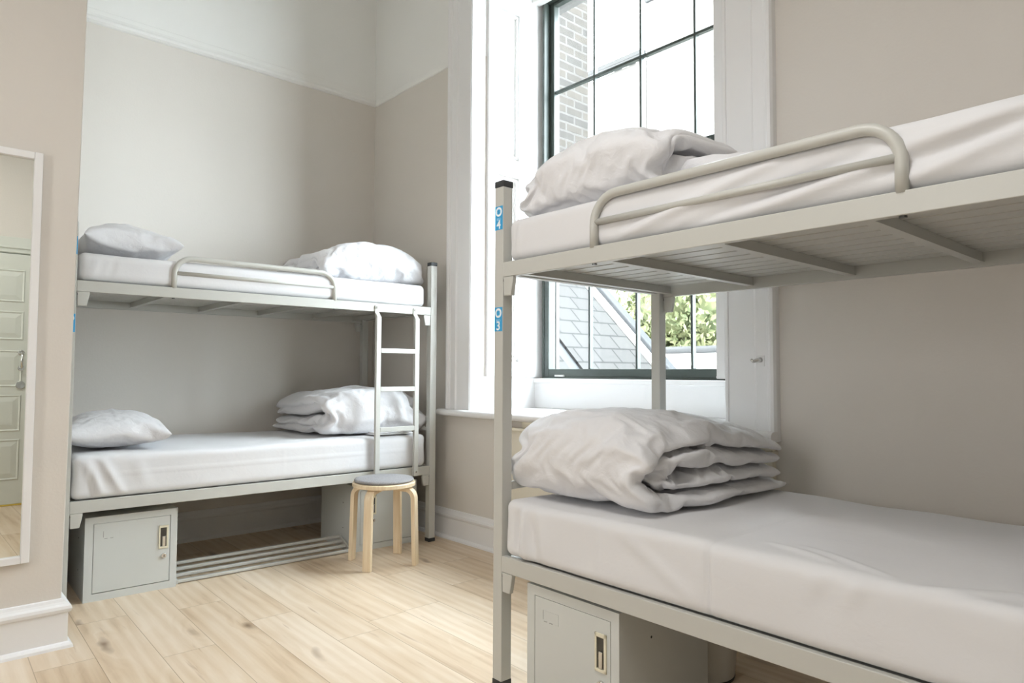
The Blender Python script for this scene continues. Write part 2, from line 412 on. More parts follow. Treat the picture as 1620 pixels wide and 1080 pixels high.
box(bm, XA-0.15, OX0, YW, Y1, 0, ZP)
box(bm, OX1, XR_+0.15, YW, Y1, 0, ZP)
box(bm, OX0, OX1, YW, Y1, 0, OZ0)
obj('wall_window', bm, 'wall_taupe', kind=S)
bm = new_bm()
box(bm, XA-0.15, OX0, YW, Y1, ZP, ZC)
box(bm, OX1, XR_+0.15, YW, Y1, ZP, ZC)
box(bm, OX0, OX1, YW, Y1, OZ1, ZC)
obj('trim_2', bm, 'white_plaster', kind=S)
# outer leaf of the window wall, pale render, with a deep lintel over the opening
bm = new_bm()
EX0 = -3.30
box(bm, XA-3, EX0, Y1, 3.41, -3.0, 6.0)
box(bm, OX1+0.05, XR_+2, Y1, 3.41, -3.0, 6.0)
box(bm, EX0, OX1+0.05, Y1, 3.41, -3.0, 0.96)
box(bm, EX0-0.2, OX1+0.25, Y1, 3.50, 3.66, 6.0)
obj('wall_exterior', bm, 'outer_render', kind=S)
bx('trim_3', 'lead', (EX0, OX1+0.05, 3.385, 3.50, 0.962, 0.99), kind=S, bevel=0.004)     # outer sill
bx('wall_partition', 'wall_taupe', (XA-0.15, XP, YB_-0.15, YP, 0, ZC), kind=S, bevel=0.005)
for v in bpy.data.objects['wall_partition'].data.vertices:      # the old wall leans by a finger's breadth
    if v.co.z > 1 and v.co.y > 0: v.co.y += 0.038
bx('wall_right', 'wall_taupe', (XR_, XR_+0.15, YB_-0.15, YW, 0, ZC), kind=S)
bm = new_bm()
BW = (-1.8, -0.6, 1.08, 2.43)          # unseen opening added behind the camera to let in fill light
box(bm, XP, BW[0], YB_-0.15, YB_, 0, ZC); box(bm, BW[1], XR_, YB_-0.15, YB_, 0, ZC)
box(bm, BW[0], BW[1], YB_-0.15, YB_, 0, BW[2]); box(bm, BW[0], BW[1], YB_-0.15, YB_, BW[3], ZC)
obj('wall_back', bm, 'wall_taupe', kind=S)
bm = new_bm()
for d in ((BW[0], BW[0]+0.06, BW[2], BW[3]), (BW[1]-0.06, BW[1], BW[2], BW[3]), (BW[0], BW[1], BW[2], BW[2]+0.06), (BW[0], BW[1], BW[3]-0.06, BW[3]), (BW[0], BW[1], 1.83, 1.87), (-1.22, -1.18, BW[2], BW[3])):
    box(bm, d[0], d[1], YB_-0.11, YB_-0.06, d[2], d[3])
obj('added_window', bm, 'window_green', kind=S)  # bars of the added opening, out of view

# picture rail moulding (bottom edge of the white frieze)
rail = [(0, 0), (0.012, 0.004), (0.022, 0.014), (0.022, 0.03), (0.012, 0.045), (0.006, 0.06), (0.006, 0.085), (0, 0.09)]
bm = new_bm(); prism(bm, [(XA+a, ZP-0.01+b) for a, b in rail], YP, YW-0.002, 'y'); obj('trim_4', bm, 'white_plaster', kind=S)
rail2 = [(0, 0), (0.008, 0.003), (0.010, 0.02), (0.004, 0.04), (0, 0.05)]
for k, (a0, a1) in enumerate(((XA+0.022, -3.575), (-1.335, XR_))):
    bm = new_bm(); prism(bm, [(YW-a, ZP-0.01+b) for a, b in rail2], a0, a1, 'x'); obj('trim_%d' % (5+k), bm, 'white_plaster', kind=S)

# baseboards: shoe bead, flat board, ogee top
bb = [(0, 0), (0.040, 0), (0.038, 0.010), (0.030, 0.019), (0.022, 0.022), (0.022, 0.130), (0.030, 0.136), (0.033, 0.147), (0.030, 0.158), (0.020, 0.164), (0.014, 0.172), (0.010, 0.181), (0, 0.183)]
def base_x(name, y, sgn, x0, x1):
    bm = new_bm(); prism(bm, [(y+sgn*a, b) for a, b in bb], x0, x1, 'x'); return obj(name, bm, 'white_gloss', kind=S)
def base_y(name, x, sgn, y0, y1):
    bm = new_bm(); prism(bm, [(x+sgn*a, b) for a, b in bb], y0, y1, 'y'); return obj(name, bm, 'white_gloss', kind=S)
base_y('baseboard_left', XA, 1, YP+0.04, YW)
base_x('baseboard_window', YW, -1, XA+0.04, XR_)
# partition skirting with a mitred return round the free end
bm = new_bm()
rows = []
for a, b in bb:
    rows.append([bm.verts.new(p) for p in ((XP+a, YB_, b), (XP+a, YP+a, b), (XA, YP+a, b))])
for r0, r1 in zip(rows, rows[1:]):
    for k in range(2):
        bm.faces.new((r0[k], r0[k+1], r1[k+1], r1[k]))
obj('baseboard_partition', bm, 'white_gloss', kind=S)
base_y('baseboard_right', XR_, -1, 0.93, YW-0.04)
base_x('baseboard_back', YB_, 1, XP+0.04, XR_)

# ---------------------------------------------------------------- window: architraves, sill, apron
def architrave(name, xo, xi):
    s = 1 if xi > xo else -1          # s points from the outer edge to the opening
    w = abs(xi-xo)
    y = YW
    P = [(0, 0), (0, 0.030), (0.006, 0.044), (0.018, 0.047), (0.028, 0.042), (0.031, 0.036), (0.036, 0.036),
         (0.040, 0.030), (0.088, 0.030), (0.094, 0.025), (0.100, 0.022), (w-0.016, 0.022), (w-0.013, 0.028), (w-0.004, 0.028), (w, 0.022), (w, 0)]
    bm = new_bm(); prism(bm, [(xo+s*a, y-b) for a, b in P], OZ0+0.04, 3.82, 'z')
    return obj(name, bm, 'white_gloss', kind=S, smooth=False)
architrave('trim_7', -3.572, OX0)
architrave('trim_8', -1.340, OX1)
bx('trim_9', 'white_gloss', (-3.60, -1.31, YW-0.045, YW, 3.70, 3.90), kind=S, bevel=0.006)
# reveal linings (white boards) on both sides, above and below
bm = new_bm()
box(bm, OX0-0.001, OX0+0.004, YW-0.022, 2.755, OZ0+0.04, OZ1)          # casing return
box(bm, OX0-0.001, OX0+0.004, 2.755, YF+0.02, OZ0+0.04, 1.035)          # under the shutter
box(bm, OX0-0.001, OX0+0.012, 3.125, YF+0.06, 1.03, OZ1)                # jamb behind the shutter
obj('trim_10', bm, 'white_gloss', kind=S)
bm = new_bm()
box(bm, OX1-0.004, OX1+0.001, YW-0.022, YF+0.06, OZ0+0.04, OZ1)
obj('trim_11', bm, 'white_gloss', kind=S)
bx('trim_12', 'white_gloss', (OX0, OX1, YW, YF+0.06, OZ1-0.02, OZ1+0.001), kind=S)
# panelled back below the sash with a small quirk on top
bm = new_bm()
box(bm, OX0, OX1, YF-0.03, YF+0.06, OZ0+0.04, 1.0)
box(bm, OX0, OX1, YF-0.042, YF+0.06, 0.992, 1.022)
obj('trim_13', bm, 'white_gloss', kind=S, bevel=0.004)
# window board with a rounded nosing
nose = [(YF-0.03, OZ0+0.0), (YF-0.03, OZ0+0.04)]
yn = YW-0.066
nose += [(yn, OZ0+0.04)] + [(yn-0.02*math.sin(a), OZ0+0.02+0.02*math.cos(a)) for a in [math.pi*k/8 for k in range(1, 8)]] + [(yn, OZ0)]
bm = new_bm(); prism(bm, nose, OX0, OX1, 'x')
prism(bm, [(YW-0.001, OZ0), (YW-0.001, OZ0+0.04)] + nose[2:], -3.612, OX0, 'x')
prism(bm, [(YW-0.001, OZ0), (YW-0.001, OZ0+0.04)] + nose[2:], OX1, -1.338, 'x')
obj('trim_14', bm, 'white_gloss', kind=S)
# boxed apron below the board
bm = new_bm()
box(bm, -3.02, -1.36, YW-0.035, YW-0.001, 0.183, 0.735)
box(bm, -3.03, -1.35, YW-0.055, YW-0.001, 0.728, 0.745)
box(bm, -2.86, -1.36, YW-0.025, YW-0.001, 0.745, OZ0)
obj('trim_15', bm, 'cream_paint', kind=S, bevel=0.003)

# ---------------------------------------------------------------- the sash window
win = bpy.data.objects.new('window_1', None); COL.objects.link(win); win['kind'] = S
win.location = (-2.45, YF, 1.0)
def wloc(x0, x1, y0, y1, z0, z1):
    return (x0+2.45, x1+2.45, y0-YF, y1-YF, z0-1.0, z1-1.0)
FX0, FX1 = -3.300, -1.585
GX0, GX1 = -3.240, -1.645
ZM = 2.335                                        # meeting rails
bm = new_bm()                                     # outer box frame
for d in ((FX0, FX0+0.02, 0, 0.11, 1.018, 3.64), (FX1-0.02, FX1, 0, 0.11, 1.018, 3.64), (FX0, FX1, 0, 0.11, 3.615, 3.64), (FX0, FX1, 0, 0.11, 1.018, 1.034)):
    box(bm, *wloc(d[0], d[1], YF+d[2], YF+d[3], d[4], d[5]))
obj('window_frame', bm, 'window_green', win, bevel=0.003)
MX = (-2.884, -2.512, -2.132, -1.755)
def sash(name, y, z0, z1, bot, top, zm):
    bm = new_bm()
    t = 0.045
    for d in ((FX0+0.02, GX0, z0, z1), (GX1, FX1-0.02, z0, z1)):
        box(bm, *wloc(d[0], d[1], y, y+t, d[2], d[3]))
    box(bm, *wloc(GX0, GX1, y, y+t, z0, z0+bot))
    box(bm, *wloc(GX0, GX1, y, y+t, z1-top, z1))
    s = obj(name, bm, 'window_green', win, bevel=0.004)
    bm = new_bm()
    for mx in MX:
        box(bm, *wloc(mx-0.0075, mx+0.0075, y+0.006, y+t-0.006, z0+bot, z1-top))
    obj('glazing_bars', bm, 'window_green', s, bevel=0.003)
    bm = new_bm()
    box(bm, *wloc(GX0, GX1, y+0.008, y+t-0.008, zm-0.0085, zm+0.0085))
    obj('cross_bar', bm, 'window_green', s, bevel=0.003)
    bm = new_bm(); box(bm, *wloc(GX0-0.004, GX1+0.004, y+0.0235, y+0.0265, z0+bot-0.004, z1-top+0.004))
    obj('pane', bm, 'window_glass', s)
    return s
ls = sash('lower_sash', YF+0.004, 1.034, ZM+0.02, 0.050, 0.042, 1.69)
us = sash('upper_sash', YF+0.054, ZM-0.02, 3.615, 0.042, 0.02, 2.985)
for cx in (-3.13, -1.93):
    bm = new_bm(); box(bm, *wloc(cx-0.04, cx+0.04, YF-0.012, YF+0.006, 1.034, 1.046))
    note(obj('sash_lift', bm, 'white_gloss', win, bevel=0.003), 'small white catch on the bottom rail')
bm = new_bm(); box(bm, *wloc(OX0, OX1, YF-0.07, YF+0.005, 3.60, 3.66)); obj('blind_box', bm, 'white_gloss', win, bevel=0.01)
# folding shutters standing in the reveals
def shutter(xf, s, name='shutter'):
    """xf: x of the face towards the opening; s=+1 face looks to +x"""
    y0, y1, z0, z1 = 2.778, 3.118, 1.035, 3.60
    bm = new_bm()
    t = 0.042
    dep = 0.034                       # depth of the groove round each panel
    def bxx(p0, p1, *d):
        a, b = sorted((xf-p0, xf-p1) if s > 0 else (xf+p0, xf+p1))
        box(bm, *wloc(a, b, *d))
    bxx(dep, t, y0, y1, z0, z1)
    py0, py1 = y0+0.085, y1-0.075
    zz = [z0, 1.13, 2.35, 2.465, 3.46, z1]
    bxx(0, dep, y0, py0, z0, z1); bxx(0, dep, py1, y1, z0, z1)
    for k in (0, 2, 4):
        bxx(0, dep, py0, py1, zz[k], zz[k+1])
    o = obj(name, bm, 'white_gloss', win)
    for k in (1, 3):
        bm = new_bm()
        c, d = zz[k], zz[k+1]
        # bead frame and sunk field, separated by dark grooves
        def frame(ins, w, p):
            bxx(p, dep, py0+ins, py0+ins+w, c+ins, d-ins); bxx(p, dep, py1-ins-w, py1-ins, c+ins, d-ins)
            bxx(p, dep, py0+ins+w, py1-ins-w, c+ins, c+ins+w); bxx(p, dep, py0+ins+w, py1-ins-w, d-ins-w, d-ins)
        frame(0.014, 0.010, 0.004)
        frame(0.024, 0.005, 0.014)
        bxx(0.013, dep, py0+0.043, py1-0.043, c+0.043, d-0.043)
        obj('shutter_panel', bm, 'white_gloss', o)
    for hz in (1.4, 2.0, 2.62, 3.2):
        bm = new_bm(); tube(bm, [(xf+2.45+(0.004 if s > 0 else -0.004), y1+0.006-YF, hz-1.04), (xf+2.45+(0.004 if s > 0 else -0.004), y1+0.006-YF, hz-0.96)], 0.005, 10)
        obj('hinge', bm, 'white_gloss', o, smooth=True)
    return o
shutter(-3.318, 1)
shutter(-1.692, -1)
# hook on the right-hand architrave
hk = thing('coat_hook', 'small pale hook screwed to the white casing right of the window', 'hook', (-1.405, YW-0.030, 1.112))
bm = new_bm(); box(bm, -0.016, 0.016, -0.004, 0.0, -0.022, 0.022); obj('back_plate', bm, 'white_gloss', hk, bevel=0.0015)
bm = new_bm(); tube(bm, [(0.0, -0.003, 0.004), (-0.006, -0.022, 0.002), (-0.016, -0.036, -0.002), (-0.024, -0.040, 0.006)], [0.011, 0.009, 0.007, 0.006], 12)
obj('hook', bm, 'chrome', hk, smooth=True)

# ---------------------------------------------------------------- outside
bx('ground', 'ground_paving', (-40, 20, 3.72, 60, -3.2, -3.0), kind=S)
# slate roof next door: slope faces +x, verge running down it
def slate_mat():
    m, nt, b = nodes_of('slate'); L = nt.links.new
    tc = N(nt, 'ShaderNodeTexCoord'); sp = N(nt, 'ShaderNodeSeparateXYZ'); L(tc.outputs['Object'], sp.inputs[0])
    cb = N(nt, 'ShaderNodeCombineXYZ'); L(sp.outputs[1], cb.inputs[0]); L(sp.outputs[0], cb.inputs[1])
    br = N(nt, 'ShaderNodeTexBrick'); br.inputs['Scale'].default_value = 1; br.inputs['Brick Width'].default_value = 0.34; br.inputs['Row Height'].default_value = 0.24
    br.inputs['Mortar Size'].default_value = 0.013; br.inputs['Color1'].default_value = (0.048, 0.048, 0.048, 1); br.inputs['Color2'].default_value = (0.056, 0.056, 0.055, 1); br.inputs['Mortar'].default_value = (0.008, 0.009, 0.01, 1)
    L(cb.outputs[0], br.inputs['Vector']); L(br.outputs['Color'], b.inputs['Base Color']); b.inputs['Roughness'].default_value = 0.7
slate_mat()
roof = thing('slate_roof', 'pale slate roof with lead verge outside the window, behind the lower panes', 'roof', (-5.10, 6.0, 1.18), 0)
# local frame: x down the slope, y along the courses
RA = R(44.6)
def roof_part(name, mat, dims, bevel=0.0, tilt=True):
    bm = new_bm(); box(bm, *dims)
    o = obj(name, bm, mat, roof, bevel=bevel)
    if tilt: o.rotation_euler = (0, RA, 0)
    return o
bw_ = thing('brick_wall', 'pale brick wall outside, behind the leftmost column of panes', 'wall', (-6.6, 7.0, -3.0))
bm = new_bm(); box(bm, -0.35, 0.0, -2.2, 0.42, 0, 13.5); obj('brickwork', bm, 'pale_brick', bw_)
roof_part('slates', 'slate', (-2.05, 1.2, -0.44, 0.92, -0.10, 0.0))
roof_part('verge_flashing', 'render_wall', (-2.05, 1.2, 0.86, 1.02, -0.06, 0.03), 0.01)
roof_part('verge_roll', 'lead', (-2.05, 1.2, 1.02, 1.20, -0.08, 0.08), 0.04)
roof_part('valley_gutter', 'lead', (-2.05, 1.2, -0.66, -0.42, -0.10, -0.03), 0.02)
roof_part('lower_slates', 'slate', (-2.05, 1.2, -1.6, -0.66, -0.10, 0.01))
bm = new_bm(); prism(bm, [(-1.4, 1.1), (0.6, -0.9), (0.6, -4.1), (-1.4, -4.1)], -1.5, 1.15, 'y', )
gable = obj('gable_wall', bm, 'render_wall', roof)
# low parapet with a lead coping and a flat roof in front of it
par = thing('parapet', 'low pale parapet wall with grey coping outside, below the green tree', 'parapet', (-5.6, 9.0, -3.0))
bm = new_bm(); box(bm, -0.9, 2.4, -0.1, 0.15, 0, 4.36); obj('wall', bm, 'render_wall', par)
bm = new_bm(); tube(bm, [(-0.9, 0.0, 4.40), (2.4, 0.0, 4.40)], 0.075, 14); obj('coping', bm, 'lead', par, smooth=True)
bm = new_bm(); box(bm, -0.55, 2.4, -1.45, -0.1, 4.10, 4.16); obj('flat_roof', bm, 'render_wall', par)
# tree behind the parapet
tree = thing('tree', 'yellow green leafy tree behind the low parapet outside the window', 'tree', (-6.5, 10.6, -3.0))
bm = new_bm(); tube(bm, [(0, 0, 0), (0.1, 0, 1.8), (0.0, 0.1, 3.6), (0.1, 0, 5.2)], [0.20, 0.16, 0.12, 0.05], 10); obj('trunk', bm, 'bark', tree, smooth=True)
bm = new_bm()
rng = random.Random(3)
blobs = [(-1.6, 0.1, 4.6, 1.0), (-0.7, -0.2, 5.4, 1.1), (0.4, 0.0, 5.1, 1.1), (1.4, 0.1, 4.8, 1.1), (-0.2, 0.2, 4.2, 1.0), (0.9, -0.1, 4.0, 1.0), (2.2, 0.2, 4.4, 1.0), (-1.2, 0.2, 3.8, 0.8), (0.2, 0, 6.2, 0.9)]
for k in range(20000):
    bxx, byy, bzz, br_ = blobs[k % len(blobs)]
    d = Vector((rng.gauss(0, 1), rng.gauss(0, 1), rng.gauss(0, 1))).normalized()*(br_*(0.55+0.5*rng.random()))
    p = Vector((bxx, byy, bzz))+d
    n = (d.normalized()+Vector((rng.uniform(-.7, .7), rng.uniform(-.7, .7), rng.uniform(-.4, .9)))).normalized()
    t = n.cross(Vector((rng.uniform(-1, 1), rng.uniform(-1, 1), rng.uniform(-1, 1)))).normalized(); q = n.cross(t)
    s = rng.uniform(0.04, 0.09)
    a = [bm.verts.new(p+v) for v in (-t*s, q*s*0.5+n*s*0.2, t*s, -q*s*0.5+n*s*0.2)]
    bm.faces.new(a)
for bxx, byy, bzz, br_ in blobs:
    mt = Matrix.Translation((bxx, byy, bzz))
    bmesh.ops.create_icosphere(bm, subdivisions=2, radius=br_*0.62, matrix=mt)
lf = obj('foliage', bm, 'leaf_green', tree); 
# terrace across the yard with gutter, downpipe and chimney
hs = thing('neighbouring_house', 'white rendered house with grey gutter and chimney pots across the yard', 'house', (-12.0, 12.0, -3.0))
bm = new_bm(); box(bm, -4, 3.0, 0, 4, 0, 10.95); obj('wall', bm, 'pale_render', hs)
bm = new_bm(); tube(bm, [(-4, -0.10, 10.98), (3.0, -0.10, 10.98)], 0.075, 10); obj('gutter', bm, 'gutter_grey', hs, smooth=True)
bm = new_bm(); box(bm, -4, 2.99, -0.12, 0.05, 11.06, 11.16); obj('fascia', bm, 'gutter_grey', hs)
bm = new_bm(); tube(bm, [(2.86, -0.07, 0), (2.86, -0.07, 10.95)], 0.05, 10); obj('downpipe', bm, 'pale_render', hs, smooth=True)
bm = new_bm(); box(bm, 0.3, 1.3, 1.8, 2.4, 10.9, 11.7); obj('chimney_stack', bm, 'pale_render', hs)
for q in (0.55, 1.05):
    bm = new_bm(); lathe(bm, [(0.0, 11.7), (0.14, 11.7), (0.11, 12.1), (0.13, 12.15), (0.0, 12.15)], 16, (q, 2.1)); obj('chimney_pot', bm, 'lead', hs, smooth=True)
st = thing('stone_building', 'tall pale stone building across the yard, behind the upper right panes', 'building', (-3.6, 12.02, -3.0))
bm = new_bm(); box(bm, -5.38, 7, 0, 4, 0, 12.2); obj('wall', bm, 'rubble_stone', st)
bm = new_bm(); box(bm, -5.38, 7, -0.06, 0.1, 12.2, 12.4); obj('coping', bm, 'lead', st)

# ---------------------------------------------------------------- mirror on the partition
mir = thing('wall_mirror', 'tall white framed mirror on the partition wall at left, reflecting a panelled door', 'mirror', (XP+0.002, 0.14, 1.118))
hz0, hz1, hy0, hy1 = 0.342-1.118, 1.893-1.118, -0.20, 0.391-0.14
fw = 0.027
bm = new_bm()
for d in ((hy0, hy0+fw, hz0, hz1), (hy1-fw, hy1, hz0, hz1), (hy0+fw, hy1-fw, hz0, hz0+fw), (hy0+fw, hy1-fw, hz1-fw, hz1)):
    box(bm, 0, 0.024, d[0], d[1], d[2], d[3])
obj('frame', bm, 'white_gloss', mir, bevel=0.003)
bm = new_bm(); box(bm, 0.002, 0.008, hy0+fw-0.004, hy1-fw+0.004, hz0+fw-0.004, hz1-fw+0.004); obj('mirror_glass', bm, 'mirror_glass', mir)

# ---------------------------------------------------------------- door behind the camera, seen in the mirror
door = bpy.data.objects.new('door_1', None); COL.objects.link(door); door['kind'] = S
door.location = (XR_, 0.43, 0)
DX = -0.04
bm = new_bm(); box(bm, DX, -0.002, -0.405, 0.405, 0.012, 1.985)
leaf = obj('door_leaf', bm, 'door_paint', door, bevel=0.003)
zs = [0.20, 0.52, 0.58, 0.87, 0.93, 1.22, 1.30, 1.53, 1.60, 1.86]
for k in range(0, 10, 2):
    for (a, b) in ((-0.31, -0.04), (0.04, 0.31)):
        bm = new_bm()
        c, d = zs[k], zs[k+1]
        o_ = [(a, c), (b, c), (b, d), (a, d)]
        def ring(ins, dx): return [bm.verts.new((DX-dx, y, z)) for y, z in ((a+ins, c+ins), (b-ins, c+ins), (b-ins, d-ins), (a+ins, d-ins))]
        rr = [ring(0, 0.0002), ring(0.008, 0.007), ring(0.018, 0.001), ring(0.055, 0.008)]
        for r0, r1 in zip(rr, rr[1:]):
            for q in range(4): bm.faces.new((r0[q], r0[(q+1) % 4], r1[(q+1) % 4], r1[q]))
        bm.faces.new(rr[-1])
        obj('door_panel', bm, 'door_paint', leaf)
bm = new_bm(); tube(bm, [(DX-0.002, 0.30, 1.20), (DX-0.05, 0.30, 1.195), (DX-0.055, 0.30, 1.14), (DX-0.05, 0.30, 1.085), (DX-0.002, 0.30, 1.08)], 0.009, 10); obj('grip', bm, 'chrome', leaf, smooth=True)
for z, r in ((1.20, 0.022), (1.08, 0.022), (0.945, 0.032)):
    bm = new_bm(); tube(bm, [(DX-0.0005, 0.30, z), (DX-0.012, 0.30, z)], r, 20); obj('rose', bm, 'chrome', leaf, smooth=False, bevel=0.003)
bm = new_bm(); box(bm, DX-0.006, -0.004, -0.405, 0.405, 0.002, 0.011); obj('hall_light_strip', bm, 'hall_light_yellow', door)  # yellow strip painted in place of hall light under the door
def casing(name, dims):
    bm = new_bm(); box(bm, *dims)
    x0, x1, y0, y1, z0, z1 = dims
    return obj(name, bm, 'door_paint', kind=S, bevel=0.006)
casing('trim_16', (XR_-0.03, XR_-0.001, 0.43-0.50, 0.43-0.41, 0, 2.12))
casing('trim_17', (XR_-0.03, XR_-0.001, 0.43+0.41, 0.43+0.50, 0, 2.12))
bm = new_bm()
box(bm, XR_-0.03, XR_-0.001, 0.43-0.41, 0.43+0.41, 1.99, 2.12); box(bm, XR_-0.042, XR_-0.001, 0.43-0.41, 0.43+0.41, 1.995, 2.01); box(bm, XR_-0.04, XR_-0.001, 0.43-0.41, 0.43+0.41, 2.03, 2.045)
obj('trim_18', bm, 'door_paint', kind=S, bevel=0.003)
# ---------------------------------------------------------------- bunk beds
BL = 2.0023          # overall length
BD = 0.935           # overall depth
PS = 0.045           # post section
BEDS = {'left': ((-3.60318, 0.54678), 1.544996, 0.0), 'right': ((-1.80465, 1.53986), -0.0073, -0.032)}
def bed_point(bed, x, y, z):
    (ox, oy), a, dz = BEDS[bed]
    return (ox+math.cos(a)*x-math.sin(a)*y, oy+math.sin(a)*x+math.cos(a)*y, z)
Z_T, Z_UT, Z_UB, Z_LT, Z_LB = 1.760, 1.471, 1.420, 0.474, 0.420

def text_mesh(txt, size, mat, name, parent, loc, extrude=0.0002):
    cu = bpy.data.curves.new(name, 'FONT'); cu.body = txt; cu.size = size; cu.align_x = 'CENTER'; cu.align_y = 'CENTER'; cu.extrude = extrude
    cu.offset = size*0.018
    t = bpy.data.objects.new(name, cu); COL.objects.link(t)
    dg = bpy.context.evaluated_depsgraph_get()
    me = bpy.data.meshes.new_from_object(t.evaluated_get(dg))
    COL.objects.unlink(t); bpy.data.objects.remove(t)
    me.materials.clear(); me.materials.append(MATS[mat])
    o = bpy.data.objects.new(name, me); COL.objects.link(o); o.parent = parent
    o.location = loc; o.rotation_euler = (R(90), 0, 0)
    return o

def sticker(root, number, z0, z1):
    w = PS-0.004; zc = (z0+z1)/2; h = z1-z0
    bm = new_bm(); box(bm, -w/2, w/2, -0.0006, 0.0, -h/2, h/2)
    s = obj('bed_sticker', bm, 'sticker_blue', root); s.location = (PS/2, -0.0002, zc)
    note(s, 'blue sticker with the number %s' % number)
    # round white emblem with a small blue figure
    bm = new_bm(); tube(bm, [(0, -0.0006, h*0.26), (0, -0.0010, h*0.26)], 0.0165, 28); obj('emblem', bm, 'sticker_white', s)
    bm = new_bm(); tube(bm, [(0, -0.0010, h*0.26), (0, -0.0013, h*0.26)], 0.0105, 20)
    obj('emblem_disc', bm, 'sticker_pale', s)
    bm = new_bm()
    for px, pz, pr_ in ((-0.002, 0.002, 0.0055), (0.003, -0.003, 0.0045), (-0.003, -0.005, 0.004), (0.004, 0.004, 0.003)):
        tube(bm, [(px, -0.0013, h*0.26+pz), (px, -0.0016, h*0.26+pz)], pr_, 12)
    obj('emblem_figure', bm, 'sticker_blue', s)
    text_mesh('BED', 0.0125, 'sticker_pale', 'word', s, (0, -0.0009, -h*0.06))
    text_mesh(number, 0.043, 'sticker_white', 'number', s, (0, -0.0009, -h*0.29))

